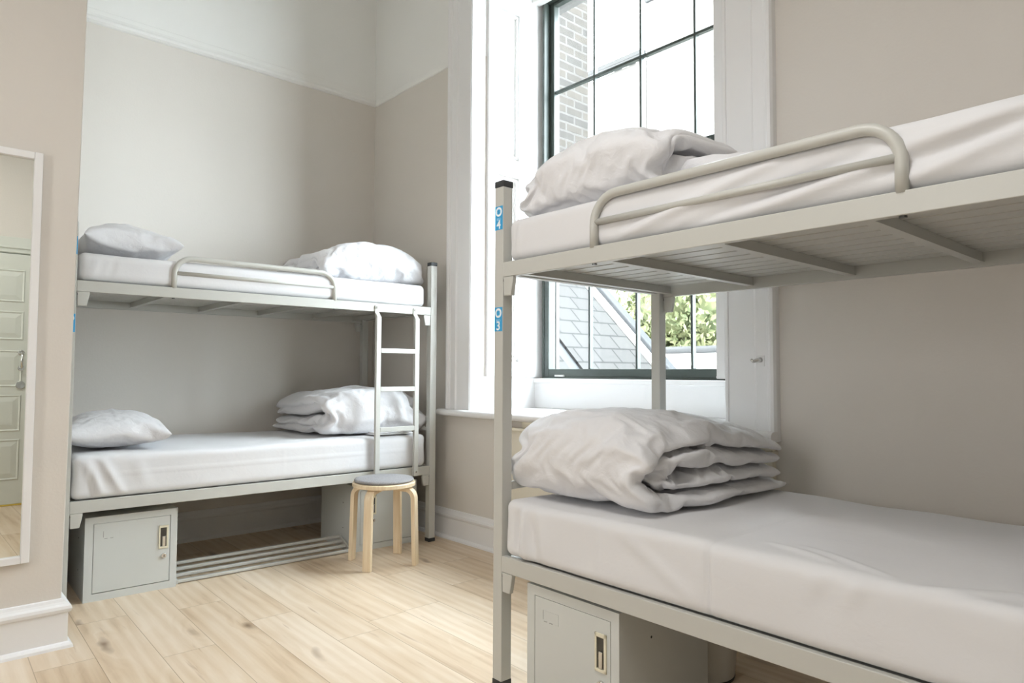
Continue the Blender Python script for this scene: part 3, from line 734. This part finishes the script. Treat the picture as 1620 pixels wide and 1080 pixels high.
def bunk(bed, label, numbers, ladder):
    (ox, oy), ang, dz = BEDS[bed]
    root = thing('bunk_bed', label, 'bunk bed', (ox, oy, 0), ang, 'grey metal bunk beds')
    zt, zut, zub, zlt, zlb = (z+dz for z in (Z_T, Z_UT, Z_UB, Z_LT, Z_LB))
    m = 'bed_paint'
    for px in (0, BL-PS):
        for py in (0, BD-PS):
            bm = new_bm(); box(bm, px, px+PS, py, py+PS, 0.022, zt-0.022)
            p = obj('post', bm, m, root, bevel=0.003)
            bm = new_bm(); box(bm, px-0.001, px+PS+0.001, py-0.001, py+PS+0.001, zt-0.024, zt)
            if bed == 'left' and px == 0 and py == 0:          # this post has lost its cap
                bm.free()
            else: note(obj('post_cap', bm, 'dark_plastic', p, bevel=0.003), 'black plastic cap')
            bm = new_bm(); box(bm, px-0.001, px+PS+0.001, py-0.001, py+PS+0.001, 0.0, 0.024)
            note(obj('post_foot', bm, 'dark_plastic', p, bevel=0.003), 'black plastic foot')
    for lvl, (zb, z_) in enumerate(((zub, zut), (zlb, zlt))):
        for py in (0.0, BD-0.020):
            bm = new_bm(); box(bm, PS, BL-PS, py, py+0.020, zb, z_)
            obj('side_rail', bm, m, root, bevel=0.0025)
        for px in (0.004, BL-0.034):
            bm = new_bm(); box(bm, px, px+0.03, PS, BD-PS, zb+0.012, z_-0.004)
            obj('end_rail', bm, m, root, bevel=0.0025)
        # cross beams and lengthways slats
        for px in (0.075, 0.455, 0.835, 1.21, 1.585, 1.90):
            bm = new_bm(); box(bm, px-0.011, px+0.011, 0.0201, BD-0.0201, zb+0.014, zb+0.042)
            box(bm, px-0.015, px+0.015, 0.0201, BD-0.0201, zb+0.012, zb+0.0145)
            obj('cross_beam', bm, m, root)
        n = 11; pitch = (BD-0.044)/n
        for k in range(n):
            ya = 0.022+k*pitch; yb_ = ya+pitch-0.008
            prof = [(ya, zb+0.0515), (ya+0.003, zb+0.0425), (yb_-0.003, zb+0.0425), (yb_, zb+0.0515), (yb_-0.0015, zb+0.052), (yb_-0.005, zb+0.044), (ya+0.005, zb+0.044), (ya+0.0015, zb+0.052)]
            bm = new_bm(); prism(bm, prof, 0.036, BL-0.036, 'x')
            obj('slat', bm, m, root)
        # tapered sockets under the rails, beside the posts
        for px, s in ((PS, 1), (BL-PS, -1)):
            for py, d in ((0.0, 1), (BD, -1)):
                bm = new_bm()
                w0, w1 = 0.052, 0.040
                ya, yb_ = (py, py+0.018) if d > 0 else (py-0.018, py)
                P = [(px, zb-0.0005), (px+s*w0, zb-0.0005), (px+s*w0*0.98, zb-0.012), (px+s*w1, zb-0.066), (px+s*0.004, zb-0.066), (px+s*0.002, zb-0.012)]
                prism(bm, [(a, b) for a, b in P], ya, yb_, 'y')
                obj('rail_socket', bm, m, root, bevel=0.003)
                bm = new_bm(); box(bm, *(sorted((px+s*0.0005, px+s*0.006))), ya+0.0005, ya+0.004, zb-0.016, zb-0.004); obj('wedge', bm, 'dark_metal', root)
    for px in (0.010, BL-0.032):
        bm = new_bm(); box(bm, px, px+0.022, PS, BD-PS, zlt+0.214, zlt+0.240)
        obj('head_bar', bm, m, root, bevel=0.0025)
    # guard rail: bent tube and a straight mid rail
    r, xa, xb, zt_, yy, cr = 0.0135, 0.453, 1.303, zut+0.150, 0.010, 0.085
    path = [(xa, yy, zut-0.004), (xa, yy, zt_-cr)]
    path += [(xa+cr-cr*math.cos(a), yy, zt_-cr+cr*math.sin(a)) for a in [math.pi/2*k/10 for k in range(1, 11)]]
    path += [(xb-cr+cr*math.sin(a), yy, zt_-cr+cr*math.cos(a)) for a in [math.pi/2*k/10 for k in range(0, 11)]]
    path += [(xb, yy, zut-0.004)]
    bm = new_bm(); tube(bm, path, r, 14); g = obj('guard_rail', bm, m, root, smooth=True)
    bm = new_bm(); tube(bm, [(xa, yy, zut+0.073), (xb, yy, zut+0.073)], 0.010, 12); obj('guard_mid_rail', bm, m, g, smooth=True)
    for px in (xa, xb):
        bm = new_bm(); tube(bm, [(px, 0.012, zub-0.004), (px, 0.012, zub+0.002)], 0.008, 10); obj('rail_bolt', bm, 'dark_metal', root)
    sticker(root, numbers[0], zt-0.173, zt-0.090)
    sticker(root, numbers[1], zt-0.526, zt-0.443)
    if ladder:
        la = bpy.data.objects.new('ladder', None); COL.objects.link(la); la.parent = root; la.location = (1.70, -0.02, zlb)
        def LO(x0, x1, y0, y1, z0, z1): return (x0-1.70, x1-1.70, y0+0.02, y1+0.02, z0-zlb, z1-zlb)
        for px in (1.570, 1.838):
            bm = new_bm(); box(bm, *LO(px-0.015, px+0.015, -0.034, -0.012, zlb+0.005, zub-0.030))
            # flattened, cranked top that bolts to the rail
            P = [(-0.034+0.02, zub-0.032-zlb), (-0.010+0.02, zub-0.032-zlb), (-0.002+0.02, zub-0.008-zlb), (-0.002+0.02, zut-0.014-zlb), (-0.006+0.02, zut-0.012-zlb), (-0.008+0.02, zub-0.005-zlb)]
            prism(bm, P, px-0.014-1.70, px+0.014-1.70, 'x')
            st_ = obj('stile', bm, m, la, bevel=0.003)
            bm = new_bm(); tube(bm, [(px-1.70, 0.014, zut-0.026-zlb), (px-1.70, 0.003, zut-0.026-zlb)], 0.007, 12); obj('bolt', bm, 'chrome', st_, bevel=0.002)
            bm = new_bm(); tube(bm, [(px-1.70, 0.02, 0.03), (px-1.70, -0.016, 0.03)], 0.006, 12); obj('bolt', bm, 'chrome', st_, bevel=0.002)
        for rz in (1.187, 0.958, 0.718):
            bm = new_bm(); box(bm, *LO(1.585, 1.823, -0.034, -0.014, rz-0.014, rz+0.014))
            obj('rung', bm, m, la, bevel=0.003)
    return root
bunk('left', 'pale grey metal bunk bed with a ladder, behind the round stool', ('2', '1'), True)
bunk('right', 'grey metal bunk bed in the right foreground, stickers 4 and 3 on its post', ('4', '3'), False)

# ---------------------------------------------------------------- lockers under the beds
def locker(label, bed, x, y, w, d, h, z_hand, hx):
    (ox, oy), ang, dz = BEDS[bed]
    p = bed_point(bed, x, y, 0)
    root = thing('locker', label, 'locker', p, ang, 'grey steel lockers under the bunks')
    t = 0.034
    bm = new_bm()
    # shell with an open front
    box(bm, 0, 0.004, 0.0, d, 0, h); box(bm, w-0.004, w, 0.0, d, 0, h)
    box(bm, 0.004, w-0.004, 0.0, d, h-0.004, h); box(bm, 0.004, w-0.004, 0.0, d, 0.0, 0.004)
    box(bm, 0.004, w-0.004, d-0.004, d, 0.004, h-0.004)
    # front flanges
    box(bm, 0.004, t, 0.0, 0.018, 0.004, h-0.004); box(bm, w-t*0.9, w-0.004, 0.0, 0.018, 0.004, h-0.004)
    box(bm, t, w-t*0.9, 0.0, 0.018, h-t*0.9, h-0.004); box(bm, t, w-t*0.9, 0.0, 0.018, 0.004, t)
    obj('body', bm, 'locker_paint', root)
    for sx in (-0.0003, w+0.0003):
        for py, pz in ((0.15, 0.12), (0.15, 0.27)):
            bm = new_bm(); tube(bm, [(sx-0.0003, py, pz), (sx+0.0003, py, pz)], 0.004, 10); obj('screw_hole', bm, 'dark_plastic', root)
    bm = new_bm(); box(bm, t+0.0018, w-t*0.9-0.0025, 0.0, 0.016, t+0.0028, h-t*0.9-0.0015)
    door_ = obj('locker_door', bm, 'locker_paint', root, bevel=0.0012)
    # recessed latch: cream surround, dark well, steel catch
    hw, hh = 0.022, 0.056
    bm = new_bm()
    for q in ((-hw, -hw+0.007, -hh, hh), (hw-0.009, hw, -hh, hh), (-hw, hw, hh-0.012, hh), (-hw, hw, -hh, -hh+0.010)):
        box(bm, hx+q[0], hx+q[1], -0.006, -0.0002, z_hand+q[2], z_hand+q[3])
    hnd = note(obj('latch_surround', bm, 'cream_plastic', door_, bevel=0.002), 'cream latch surround')
    bm = new_bm(); box(bm, hx-hw+0.007, hx+hw-0.009, -0.0012, -0.0002, z_hand-hh+0.010, z_hand+hh-0.012); obj('latch_well', bm, 'dark_metal', door_)
    bm = new_bm(); box(bm, hx-0.006, hx+0.008, -0.007, -0.0012, z_hand-hh+0.012, z_hand+0.004); obj('latch_catch', bm, 'chrome', door_, bevel=0.002)
    bm = new_bm(); tube(bm, [(hx+0.002, -0.0002, z_hand-hh-0.034), (hx+0.002, -0.010, z_hand-hh-0.034)], 0.0115, 20); lk = obj('lock', bm, 'chrome', door_, bevel=0.002)
    bm = new_bm(); box(bm, hx+0.0005, hx+0.0035, -0.0106, -0.0098, z_hand-hh-0.040, z_hand-hh-0.028); obj('keyhole', bm, 'dark_plastic', lk)
    # slots of a card holder, pressed into the sheet
    cx, cz = t+0.075, h-0.085
    bm = new_bm()
    for q in ((-0.034, -0.0325, -0.016, 0.016), (0.0325, 0.034, -0.016, 0.014), (-0.034, -0.018, -0.0175, -0.016), (-0.006, 0.008, -0.0175, -0.016), (0.020, 0.034, -0.0175, -0.016), (-0.03, 0.034, 0.0155, 0.0165)):
        box(bm, cx+q[0], cx+q[1], -0.0008, -0.0001, cz+q[2], cz+q[3])
    obj('card_slots', bm, 'locker_paint', door_)
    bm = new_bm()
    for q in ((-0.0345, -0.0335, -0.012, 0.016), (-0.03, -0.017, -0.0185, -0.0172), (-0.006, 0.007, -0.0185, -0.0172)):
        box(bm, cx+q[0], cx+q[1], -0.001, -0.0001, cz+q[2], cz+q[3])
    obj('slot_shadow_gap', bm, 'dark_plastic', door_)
    return root
locker('grey steel locker below the left bunk, next to the partition wall', 'left', 0.115, 0.056, 0.394, 0.45, 0.384, 0.252, 0.332)
locker('grey steel locker behind the round stool, under the left bunk', 'left', 1.484, 0.072, 0.425, 0.45, 0.384, 0.262, 0.118)
locker('grey steel locker below the right bunk, front bottom of the picture', 'right', 0.150, 0.022, 0.385, 0.45, 0.372, 0.243, 0.318)

# slanted rack of bars on the floor between the two lockers
p = bed_point('left', 0.515, 0.10, 0)
rk = thing('shoe_rack', 'low grey rack of four metal bars on the floor between two lockers', 'shoe rack', p, BEDS['left'][1])
bars = [(0.000, 0.011), (0.045, 0.030), (0.090, 0.049), (0.135, 0.068)]
for k, (yy, zz) in enumerate(bars):
    bm = new_bm(); box(bm, 0.012, 0.950, yy-0.011, yy+0.011, zz-0.008, zz+0.008)
    obj('bar', bm, 'bed_paint', rk, bevel=0.004)
for px in (0.0, 0.950):
    bm = new_bm()
    P = [(-0.012, 0.0), (0.150, 0.0), (0.150, 0.070), (0.130, 0.074), (-0.012, 0.019)]
    prism(bm, P, px, px+0.012, 'x'); obj('side_plate', bm, 'bed_paint', rk, bevel=0.002)

# bin behind the right-hand locker
bn = thing('waste_bin', 'pale tapered bin on the floor behind the locker below the right bunk', 'bin', bed_point('right', 0.42, 0.62, 0))
bm = new_bm(); lathe(bm, [(0.0, 0.006), (0.105, 0.006), (0.108, 0.012), (0.135, 0.30), (0.140, 0.305), (0.138, 0.312), (0.131, 0.312), (0.104, 0.02), (0.0, 0.02)], 40)
obj('bucket', bm, 'bin_plastic', bn, smooth=True)
bm = new_bm(); lathe(bm, [(0.0, 0.0), (0.107, 0.0), (0.110, 0.010), (0.104, 0.014), (0.0, 0.014)], 40); note(obj('base_ring', bm, 'dark_plastic', bn), 'black base ring')

# ---------------------------------------------------------------- stool
stl = thing('stool', 'round birch stool with four bent legs in front of the left bunk', 'stool', (-3.35, 2.052, 0), R(-57))
bm = new_bm(); lathe(bm, [(0.0, 0.424), (0.170, 0.424), (0.1745, 0.428), (0.1745, 0.444), (0.171, 0.449), (0.0, 0.449)], 64)
obj('seat', bm, 'birch_wood', stl, smooth=False, bevel=0.0)
for k in range(4):
    a = math.pi/2*k
    bm = new_bm()
    t = 0.024; w = 0.023
    prof_o, prof_i = [], []
    # outer line of the bent strip in the (radius, height) plane
    ro, zt_, cr = 0.205, 0.4235, 0.062
    out = [(0.05, zt_)] + [(ro-cr-0.01+cr*math.sin(q), zt_-cr+cr*math.cos(q)) for q in [math.pi/2*i/9 for i in range(10)]] + [(ro, 0.0)]
    inn = [(0.05, zt_-t*0.7)] + [(ro-cr-0.01+(cr-t)*math.sin(q), zt_-cr+(cr-t)*math.cos(q)) for q in [math.pi/2*i/9 for i in range(10)]] + [(ro-t, 0.0)]
    P = out+inn[::-1]
    prism(bm, P, -w, w, 'y')
    o = obj('leg', bm, 'birch_wood', stl, bevel=0.002)
    o.rotation_euler = (0, 0, a)
pad = tag(None or (lambda b: (lathe(b, [(0.0, 0.0), (0.155, 0.0), (0.163, 0.004), (0.165, 0.010), (0.160, 0.017), (0.150, 0.019), (0.0, 0.020)], 64), obj('seat_pad', b, 'grey_felt', smooth=True))[1])(new_bm()),
          'round speckled grey felt pad lying on the birch stool', 'cushion')
pad.location = (-3.35, 2.052, 0.4495)
# ---------------------------------------------------------------- soft goods
def seg_dist(px, pz, a):
    x0, z0, x1, z1 = a
    dx, dz = x1-x0, z1-z0
    t = max(0, min(1, ((px-x0)*dx+(pz-z0)*dz)/(dx*dx+dz*dz+1e-12)))
    return math.hypot(px-x0-t*dx, pz-z0-t*dz), t
def mattress(label, bed, x0, x1, y0, y1, z0, z1, front=(), top=(), seed=0, rad=0.03, res=0.0125, amp=1.0):
    dz = BEDS[bed][2]
    z0 += dz; z1 += dz
    hx, hy, hz = (x1-x0)/2, (y1-y0)/2, (z1-z0)/2
    n = [max(3, int(2*h/res)) for h in (hx, hy, hz)]
    idx = {}; V = []; F = []
    H = (hx, hy, hz)
    def vid(i, j, k):
        key = (i, j, k)
        if key not in idx:
            p = [-H[q]+2*H[q]*key[q]/n[q] for q in range(3)]
            # more samples in the rounded zone
            inn = [max(-H[q]+rad, min(H[q]-rad, p[q])) for q in range(3)]
            d = Vector([p[q]-inn[q] for q in range(3)])
            if d.length > 1e-9:
                d = d.normalized()*rad
            v = Vector(inn)+d
            X, Z, Y = v.x+hx+x0, v.z+hz+z0-dz, v.y+hy+y0
            nf = max(0.0, -d.y/rad) if d.length > 1e-9 else 0
            nt = max(0.0, d.z/rad) if d.length > 1e-9 else 0
            off = Vector((0, 0, 0))
            if nf > 0.05:
                w = nf
                s = 0.0035*noise.noise((X*2.2, Z*5, seed+0.5))+0.0016*noise.noise((X*7, Z*12, seed+3.5))
                # upright soft drapes, stronger towards the two ends
                e = max(0.12, 1-min(X-x0, x1-X)/0.35)
                s += 0.005*e*noise.noise((X*11+Z*3, Z*2.0, seed+7.7))
                for cx0, cz0, cx1, cz1, wd, am in front:
                    dist, t = seg_dist(X, Z, (cx0, cz0, cx1, cz1))
                    s += am*math.exp(-(dist/wd)**2)*(0.35+0.65*math.sin(math.pi*min(1, max(0, t*0.9+0.05))))
                off.y -= w*s*amp
                off.z += 0.0
            if nt > 0.05:
                s = 0.005*noise.noise((X*2.0, Y*3, seed+11))+0.002*noise.noise((X*6, Y*7, seed+13))
                for cx0, cy0, cx1, cy1, wd, am in top:
                    dist, t = seg_dist(X, Y, (cx0, cy0, cx1, cy1))
                    s += am*math.exp(-(dist/wd)**2)*(0.35+0.65*math.sin(math.pi*min(1, max(0, t*0.9+0.05))))
                off.z += nt*s*amp
            ex = abs(d.x)/rad if d.length > 1e-9 else 0
            if ex > 0.05:
                off.x += (1 if d.x > 0 else -1)*ex*(0.006*noise.noise((Y*8, Z*9, seed+20)))
            idx[key] = len(V); V.append(v+off)
        return idx[key]
    def face(fixed, val):
        a, b = [q for q in range(3) if q != fixed]
        for i in range(n[a]):
            for j in range(n[b]):
                q = []
                for di, dj in ((0, 0), (1, 0), (1, 1), (0, 1)):
                    key = [0, 0, 0]; key[fixed] = val; key[a] = i+di; key[b] = j+dj
                    q.append(vid(*key))
                F.append(q)
    for q in range(3):
        face(q, 0); face(q, n[q])
    me = bpy.data.meshes.new('mattress'); me.from_pydata(V, [], F); me.update()
    bm = bmesh.new(); bm.from_mesh(me); bpy.data.meshes.remove(me)
    o = obj('mattress', bm, 'sheet_cotton', smooth=True)
    o.location = bed_point(bed, (x0+x1)/2, (y0+y1)/2, (z0+z1)/2); o.rotation_euler = (0, 0, BEDS[bed][1])
    return tag(o, label, 'mattress', 'mattresses in white sheets')

MZ = 1.4672-1.471
mattress('mattress in a white sheet on the upper left bunk', 'left', 0.052, 1.925, 0.012, 0.905, 1.4725, 1.606,
         front=[(0.10, 1.49, 0.13, 1.60, 0.018, 0.006), (0.17, 1.48, 0.20, 1.59, 0.012, -0.004), (0.55, 1.53, 1.2, 1.54, 0.010, 0.002), (1.62, 1.48, 1.66, 1.6, 0.02, 0.005), (1.75, 1.48, 1.82, 1.6, 0.02, 0.005)], seed=1, amp=1.4)
mattress('mattress in a white sheet on the lower left bunk', 'left', 0.052, 1.93, 0.004, 0.905, 0.4755, 0.672,
         front=[(0.20, 0.585, 1.86, 0.585, 0.004, 0.0022), (1.02, 0.48, 1.02, 0.66, 0.004, 0.0018), (0.10, 0.65, 0.17, 0.49, 0.022, 0.012), (0.16, 0.66, 0.25, 0.50, 0.018, 0.010), (0.12, 0.60, 0.13, 0.49, 0.012, -0.008), (0.30, 0.66, 0.36, 0.5, 0.03, 0.004)],
         top=[(0.35, 0.1, 1.3, 0.12, 0.03, 0.003), (0.9, 0.2, 1.25, 0.5, 0.03, 0.003)], seed=2, res=0.0095, amp=1.4)
mattress('mattress in a white sheet on the upper right bunk, guard rail in front', 'right', 0.052, 1.95, 0.018, 0.905, 1.4725, 1.622,
         front=[(0.56, 1.49, 1.02, 1.60, 0.016, 0.008), (0.75, 1.48, 1.22, 1.57, 0.014, -0.006), (0.95, 1.485, 1.30, 1.545, 0.014, 0.007), (1.25, 1.56, 1.62, 1.60, 0.016, 0.007), (1.25, 1.52, 1.55, 1.58, 0.014, -0.006), (1.30, 1.49, 1.52, 1.55, 0.016, 0.006), (0.10, 1.48, 0.12, 1.6, 0.015, 0.005)], seed=3, res=0.0085, amp=1.8)
mattress('mattress in a white sheet on the lower right bunk in the foreground', 'right', 0.052, 1.95, 0.004, 0.905, 0.4755, 0.664,
         front=[(0.835, 0.44, 0.835, 0.72, 0.007, -0.006), (0.47, 0.49, 0.47, 0.65, 0.010, 0.003), (0.115, 0.48, 0.12, 0.62, 0.012, -0.010), (0.155, 0.47, 0.15, 0.64, 0.014, 0.012), (0.20, 0.48, 0.19, 0.60, 0.014, -0.006), (0.25, 0.48, 0.23, 0.64, 0.02, 0.005), (0.55, 0.64, 0.78, 0.52, 0.02, 0.003), (1.1, 0.6, 1.12, 0.66, 0.02, 0.003), (1.18, 0.6, 1.21, 0.66, 0.02, 0.003)],
         top=[(0.835, -0.2, 0.86, 0.6, 0.008, -0.003), (0.95, 0.12, 1.12, 0.06, 0.012, 0.004), (1.02, 0.15, 1.25, 0.05, 0.012, 0.003), (1.3, 0.0, 1.5, 0.12, 0.02, 0.004)], seed=4, res=0.0085, amp=1.7)

# cloth: bags of fabric are shaped first, then settled for a few frames so the surplus cloth buckles into creases
def bag(path, width, thick, ds, er, thick_fn=None):
    P = np.array(path, float)
    s = np.r_[0, np.cumsum(np.hypot(*np.diff(P, axis=0).T))]
    n = int(s[-1]/ds)+1
    t = np.linspace(0, s[-1], n)
    Q = np.c_[np.interp(t, s, P[:, 0]), np.interp(t, s, P[:, 1])]
    T = np.gradient(Q, axis=0); T /= np.linalg.norm(T, axis=1)[:, None]
    Nn = np.c_[-T[:, 1], T[:, 0]]
    m = int(width/ds)+1
    xs = np.linspace(-width/2, width/2, m)
    def prof(d, L, r):
        e = np.minimum(d, L-d)
        return np.sqrt(np.clip(1-(1-np.clip(e/r, 0, 1))**2, 0, 1))
    if thick_fn:
        h = thick/2*thick_fn(2*t[:, None]/s[-1]-1, 2*xs[None, :]/width)
    else:
        h = thick/2*np.minimum.outer(prof(t, s[-1], er), prof(xs+width/2, width, er))
    V, F = [], []
    top = np.zeros((n, m), int); bot = np.zeros((n, m), int)
    for i in range(n):
        for j in range(m):
            a = Q[i]+Nn[i]*h[i, j]; top[i, j] = len(V); V.append((xs[j], a[0], a[1]))
            if i in (0, n-1) or j in (0, m-1): bot[i, j] = top[i, j]
            else:
                b = Q[i]-Nn[i]*h[i, j]; bot[i, j] = len(V); V.append((xs[j], b[0], b[1]))
    for i in range(n-1):
        for j in range(m-1):
            F.append((top[i, j], top[i, j+1], top[i+1, j+1], top[i+1, j]))
            F.append((bot[i, j], bot[i+1, j], bot[i+1, j+1], bot[i, j+1]))
    return V, F
def fold_path(r, zc, yf, yb):
    p = [(yf+r+(yb-yf-r)*(1-k/10), zc-r) for k in range(0, 11)]
    p += [(yf+r-r*math.sin(math.pi*k/12), zc-r*math.cos(math.pi*k/12)) for k in range(1, 12)]
    p += [(yf+r+(yb-yf-r)*k/10, zc+r) for k in range(0, 11)]
    return p
def cloth_object(name, parts, lane):
    V, F = [], []
    for v, f in parts:
        k = len(V); V += list(v); F += [tuple(i+k for i in q) for q in f]
    me = bpy.data.meshes.new(name); me.from_pydata(V, [], F); me.update()
    bm = bmesh.new(); bm.from_mesh(me); bmesh.ops.recalc_face_normals(bm, faces=bm.faces); bm.to_mesh(me); bm.free()
    o = bpy.data.objects.new(name, me); COL.objects.link(o)
    o.location = (60+3*lane, 60, 20)
    return o
def set_cloth(o, shrink, pinw, gravity=1.0, bend=0.03, selfc=True):
    md = o.modifiers.new('cloth', 'CLOTH'); s = md.settings
    s.quality = 6; s.mass = 0.05; s.tension_stiffness = s.compression_stiffness = 15; s.shear_stiffness = 5; s.bending_stiffness = bend
    s.tension_damping = s.compression_damping = s.shear_damping = 5; s.air_damping = 2
    s.shrink_min = s.shrink_max = shrink
    s.effector_weights.gravity = gravity
    c = md.collision_settings; c.use_self_collision = selfc; c.self_distance_min = 0.006; c.self_friction = 15; c.distance_min = 0.004; c.collision_quality = 3
    vg = o.vertex_groups.new(name='pin')
    for v in o.data.vertices: vg.add([v.index], pinw, 'REPLACE')
    s.vertex_group_mass = 'pin'; s.pin_stiffness = 1.0
def duvet_rest(lane, W, D, r1, r2, t1, t2, seed, dome=0.22, back=0.25, ds=0.0155, lobe=None):
    zc = r1+t1/2+0.004
    parts = [bag(fold_path(r1, zc, 0, D), W, t1, ds, t1*0.52), bag(fold_path(r2, zc, r1-r2+0.003, D-0.02), W+0.02, t2, ds, t2*0.52)]
    if lobe:
        lx, lw, ly0, ly1, lt = lobe
        Vl, Fl = bag([(ly0, lt/2+0.004), (ly1, lt/2+0.004)], lw, lt, ds, lt*0.9)
        parts.append(([(x+lx, y, z) for x, y, z in Vl], Fl))
    o = cloth_object('cloth', parts, lane)
    for v in o.data.vertices:
        x, y, z = v.co
        u = 2*x/W; q = y/D
        k = 1+dome*0.55-dome*min(1.0, abs(u))**2.5-back*max(0, q-.45)/.55
        x2 = x+.02*noise.noise((y*3, z*14, 1.3+seed))*(.4+min(1.0, abs(u)))+.015*math.sin(z*40+seed)
        v.co = (x2, y+.012*noise.noise((x*4, z*9, 4.+seed)), max(0.006, z*k+.008*noise.noise((x*5, y*5, z*5+seed))))
    return o
def pillow_rest(lane, W, D, T, seed, tilt=0.0):
    def tf(v, u):
        return (np.clip(1-np.abs(v)**2.6, 0, 1)**0.5)*(np.clip(1-np.abs(u)**2.6, 0, 1)**0.5)
    o = cloth_object('cloth', [bag([(-D/2, T/2), (D/2, T/2)], W, T, 0.0135, 0, tf)], lane)
    for v in o.data.vertices:
        x, y, z = v.co
        u, w = 2*x/W, 2*y/D
        x *= 1-0.10*(1-w*w); y *= 1-0.07*(1-u*u)
        z = T/2+(z-T/2)*(1.0 if z > T/2 else 0.75)-T*0.12
        z += 0.016*noise.noise((x*5, y*5, seed))
        z += tilt*x
        v.co = (x, y, max(0.006, z))
    return o
lanes = []
def duvet_job(key, *a, shrink=-0.05, pinw=0.2, **k):
    o = duvet_rest(len(lanes), *a, **k); set_cloth(o, shrink, pinw); lanes.append((key, o))
def pillow_job(key, *a, shrink=-0.045, pinw=0.15, **k):
    o = pillow_rest(len(lanes), *a, **k); set_cloth(o, shrink, pinw, gravity=0.3, bend=0.02, selfc=False); lanes.append((key, o))
duvet_job('right_low', 0.60, 0.80, 0.100, 0.035, 0.066, 0.062, 0.0, dome=0.24, ds=0.0125)
duvet_job('right_up', 0.64, 0.78, 0.066, 0.024, 0.056, 0.046, 3.1, dome=0.26, back=0.10, ds=0.0135, lobe=(0.40, 0.42, 0.10, 0.74, 0.090))
duvet_job('left_low', 0.68, 0.74, 0.092, 0.034, 0.064, 0.060, 6.4, dome=0.25, back=0.15)
duvet_job('left_up', 0.72, 0.66, 0.066, 0.022, 0.060, 0.044, 9.2, dome=0.50, back=0.1)
pillow_job('pillow_up', 0.44, 0.66, 0.225, 2.0)
pillow_job('pillow_low', 0.465, 0.66, 0.205, 5.0)
# ground for the settling, removed afterwards
gm = bpy.data.meshes.new('settling_ground'); gm.from_pydata([(50, 50, 20), (90, 50, 20), (90, 70, 20), (50, 70, 20)], [], [(0, 1, 2, 3)])
go = bpy.data.objects.new('settling_ground', gm); COL.objects.link(go)
go.modifiers.new('collision', 'COLLISION'); go.collision.thickness_outer = 0.004; go.collision.cloth_friction = 20
SETTLED = {}
if not SETTLED:
    for f in range(1, 21):
        SC.frame_set(f)
    dg = bpy.context.evaluated_depsgraph_get()
    for key, o in lanes:
        SETTLED[key] = bpy.data.meshes.new_from_object(o.evaluated_get(dg))
    SC.frame_set(1)
for key, o in lanes:
    me = o.data; COL.objects.unlink(o); bpy.data.objects.remove(o); bpy.data.meshes.remove(me)
COL.objects.unlink(go); bpy.data.objects.remove(go); bpy.data.meshes.remove(gm)

def soft(name, key, label, cat, group, bed, x, y, z, rz=0.0, mirror=False, warp=None):
    me = SETTLED[key]
    me.name = name
    co = np.empty(len(me.vertices)*3); me.vertices.foreach_get('co', co); co = co.reshape(-1, 3)
    if mirror: co[:, 0] *= -1
    if warp is not None: co = warp(co)
    me.vertices.foreach_set('co', co.ravel()); me.update()
    if mirror: me.flip_normals()
    me.materials.clear(); me.materials.append(MATS['white_cotton'])
    me.polygons.foreach_set('use_smooth', [True]*len(me.polygons))
    o = bpy.data.objects.new(name, me); COL.objects.link(o)
    o.location = bed_point(bed, x, y, z+BEDS[bed][2]); o.rotation_euler = (0, 0, BEDS[bed][1]+rz)
    sub = o.modifiers.new('smooth', 'SUBSURF'); sub.levels = 1; sub.render_levels = 1
    return tag(o, label, cat, group)
GD, GP = 'folded white duvets', 'white pillows'
soft('duvet', 'right_low', 'thick folded white duvet on the lower right bunk, four layers showing at its side', 'duvet', GD, 'right', 0.30, 0.085, 0.668)
def warp_ru(co):
    # a little fuller towards the middle of the bed
    m = np.abs(co[:, 0]) < 0.5
    co[:, 2] *= 1+0.10*np.clip((co[:, 0]+0.1)/0.35, -0.5, 1.0)*np.where(co[:, 0] < 0.42, 1, 0.6)
    return co
soft('duvet', 'right_up', 'folded white duvet on the upper right bunk in front of the window', 'duvet', GD, 'right', 0.345, 0.07, 1.626, warp=warp_ru)
soft('duvet', 'left_low', 'folded white duvet on the lower left bunk behind the ladder', 'duvet', GD, 'left', 1.635, 0.10, 0.676, mirror=True)
soft('duvet', 'left_up', 'puffy folded white duvet on the upper left bunk next to the black capped post', 'duvet', GD, 'left', 1.625, 0.12, 1.610, mirror=True)
soft('pillow', 'pillow_up', 'plump white pillow on the upper left bunk by the partition wall', 'pillow', GP, 'left', 0.30, 0.43, 1.612)
soft('pillow', 'pillow_low', 'white pillow on the lower left bunk by the partition wall', 'pillow', GP, 'left', 0.275, 0.40, 0.678, rz=R(-6))
# flat folded sheet
fs = thing('folded_sheet', 'flat folded white sheet on the lower left bunk under the duvet, seen through the ladder', 'sheet', bed_point('left', 1.72, 0.10, 0.680), BEDS['left'][1])
for k in range(2):
    bm = new_bm(); box(bm, -0.13+0.004*k, 0.13-0.006*k, -0.075+0.004*k, 0.10, 0.009*k, 0.009*k+0.0085)
    obj('layer', bm, 'sheet_cotton', fs, bevel=0.004)
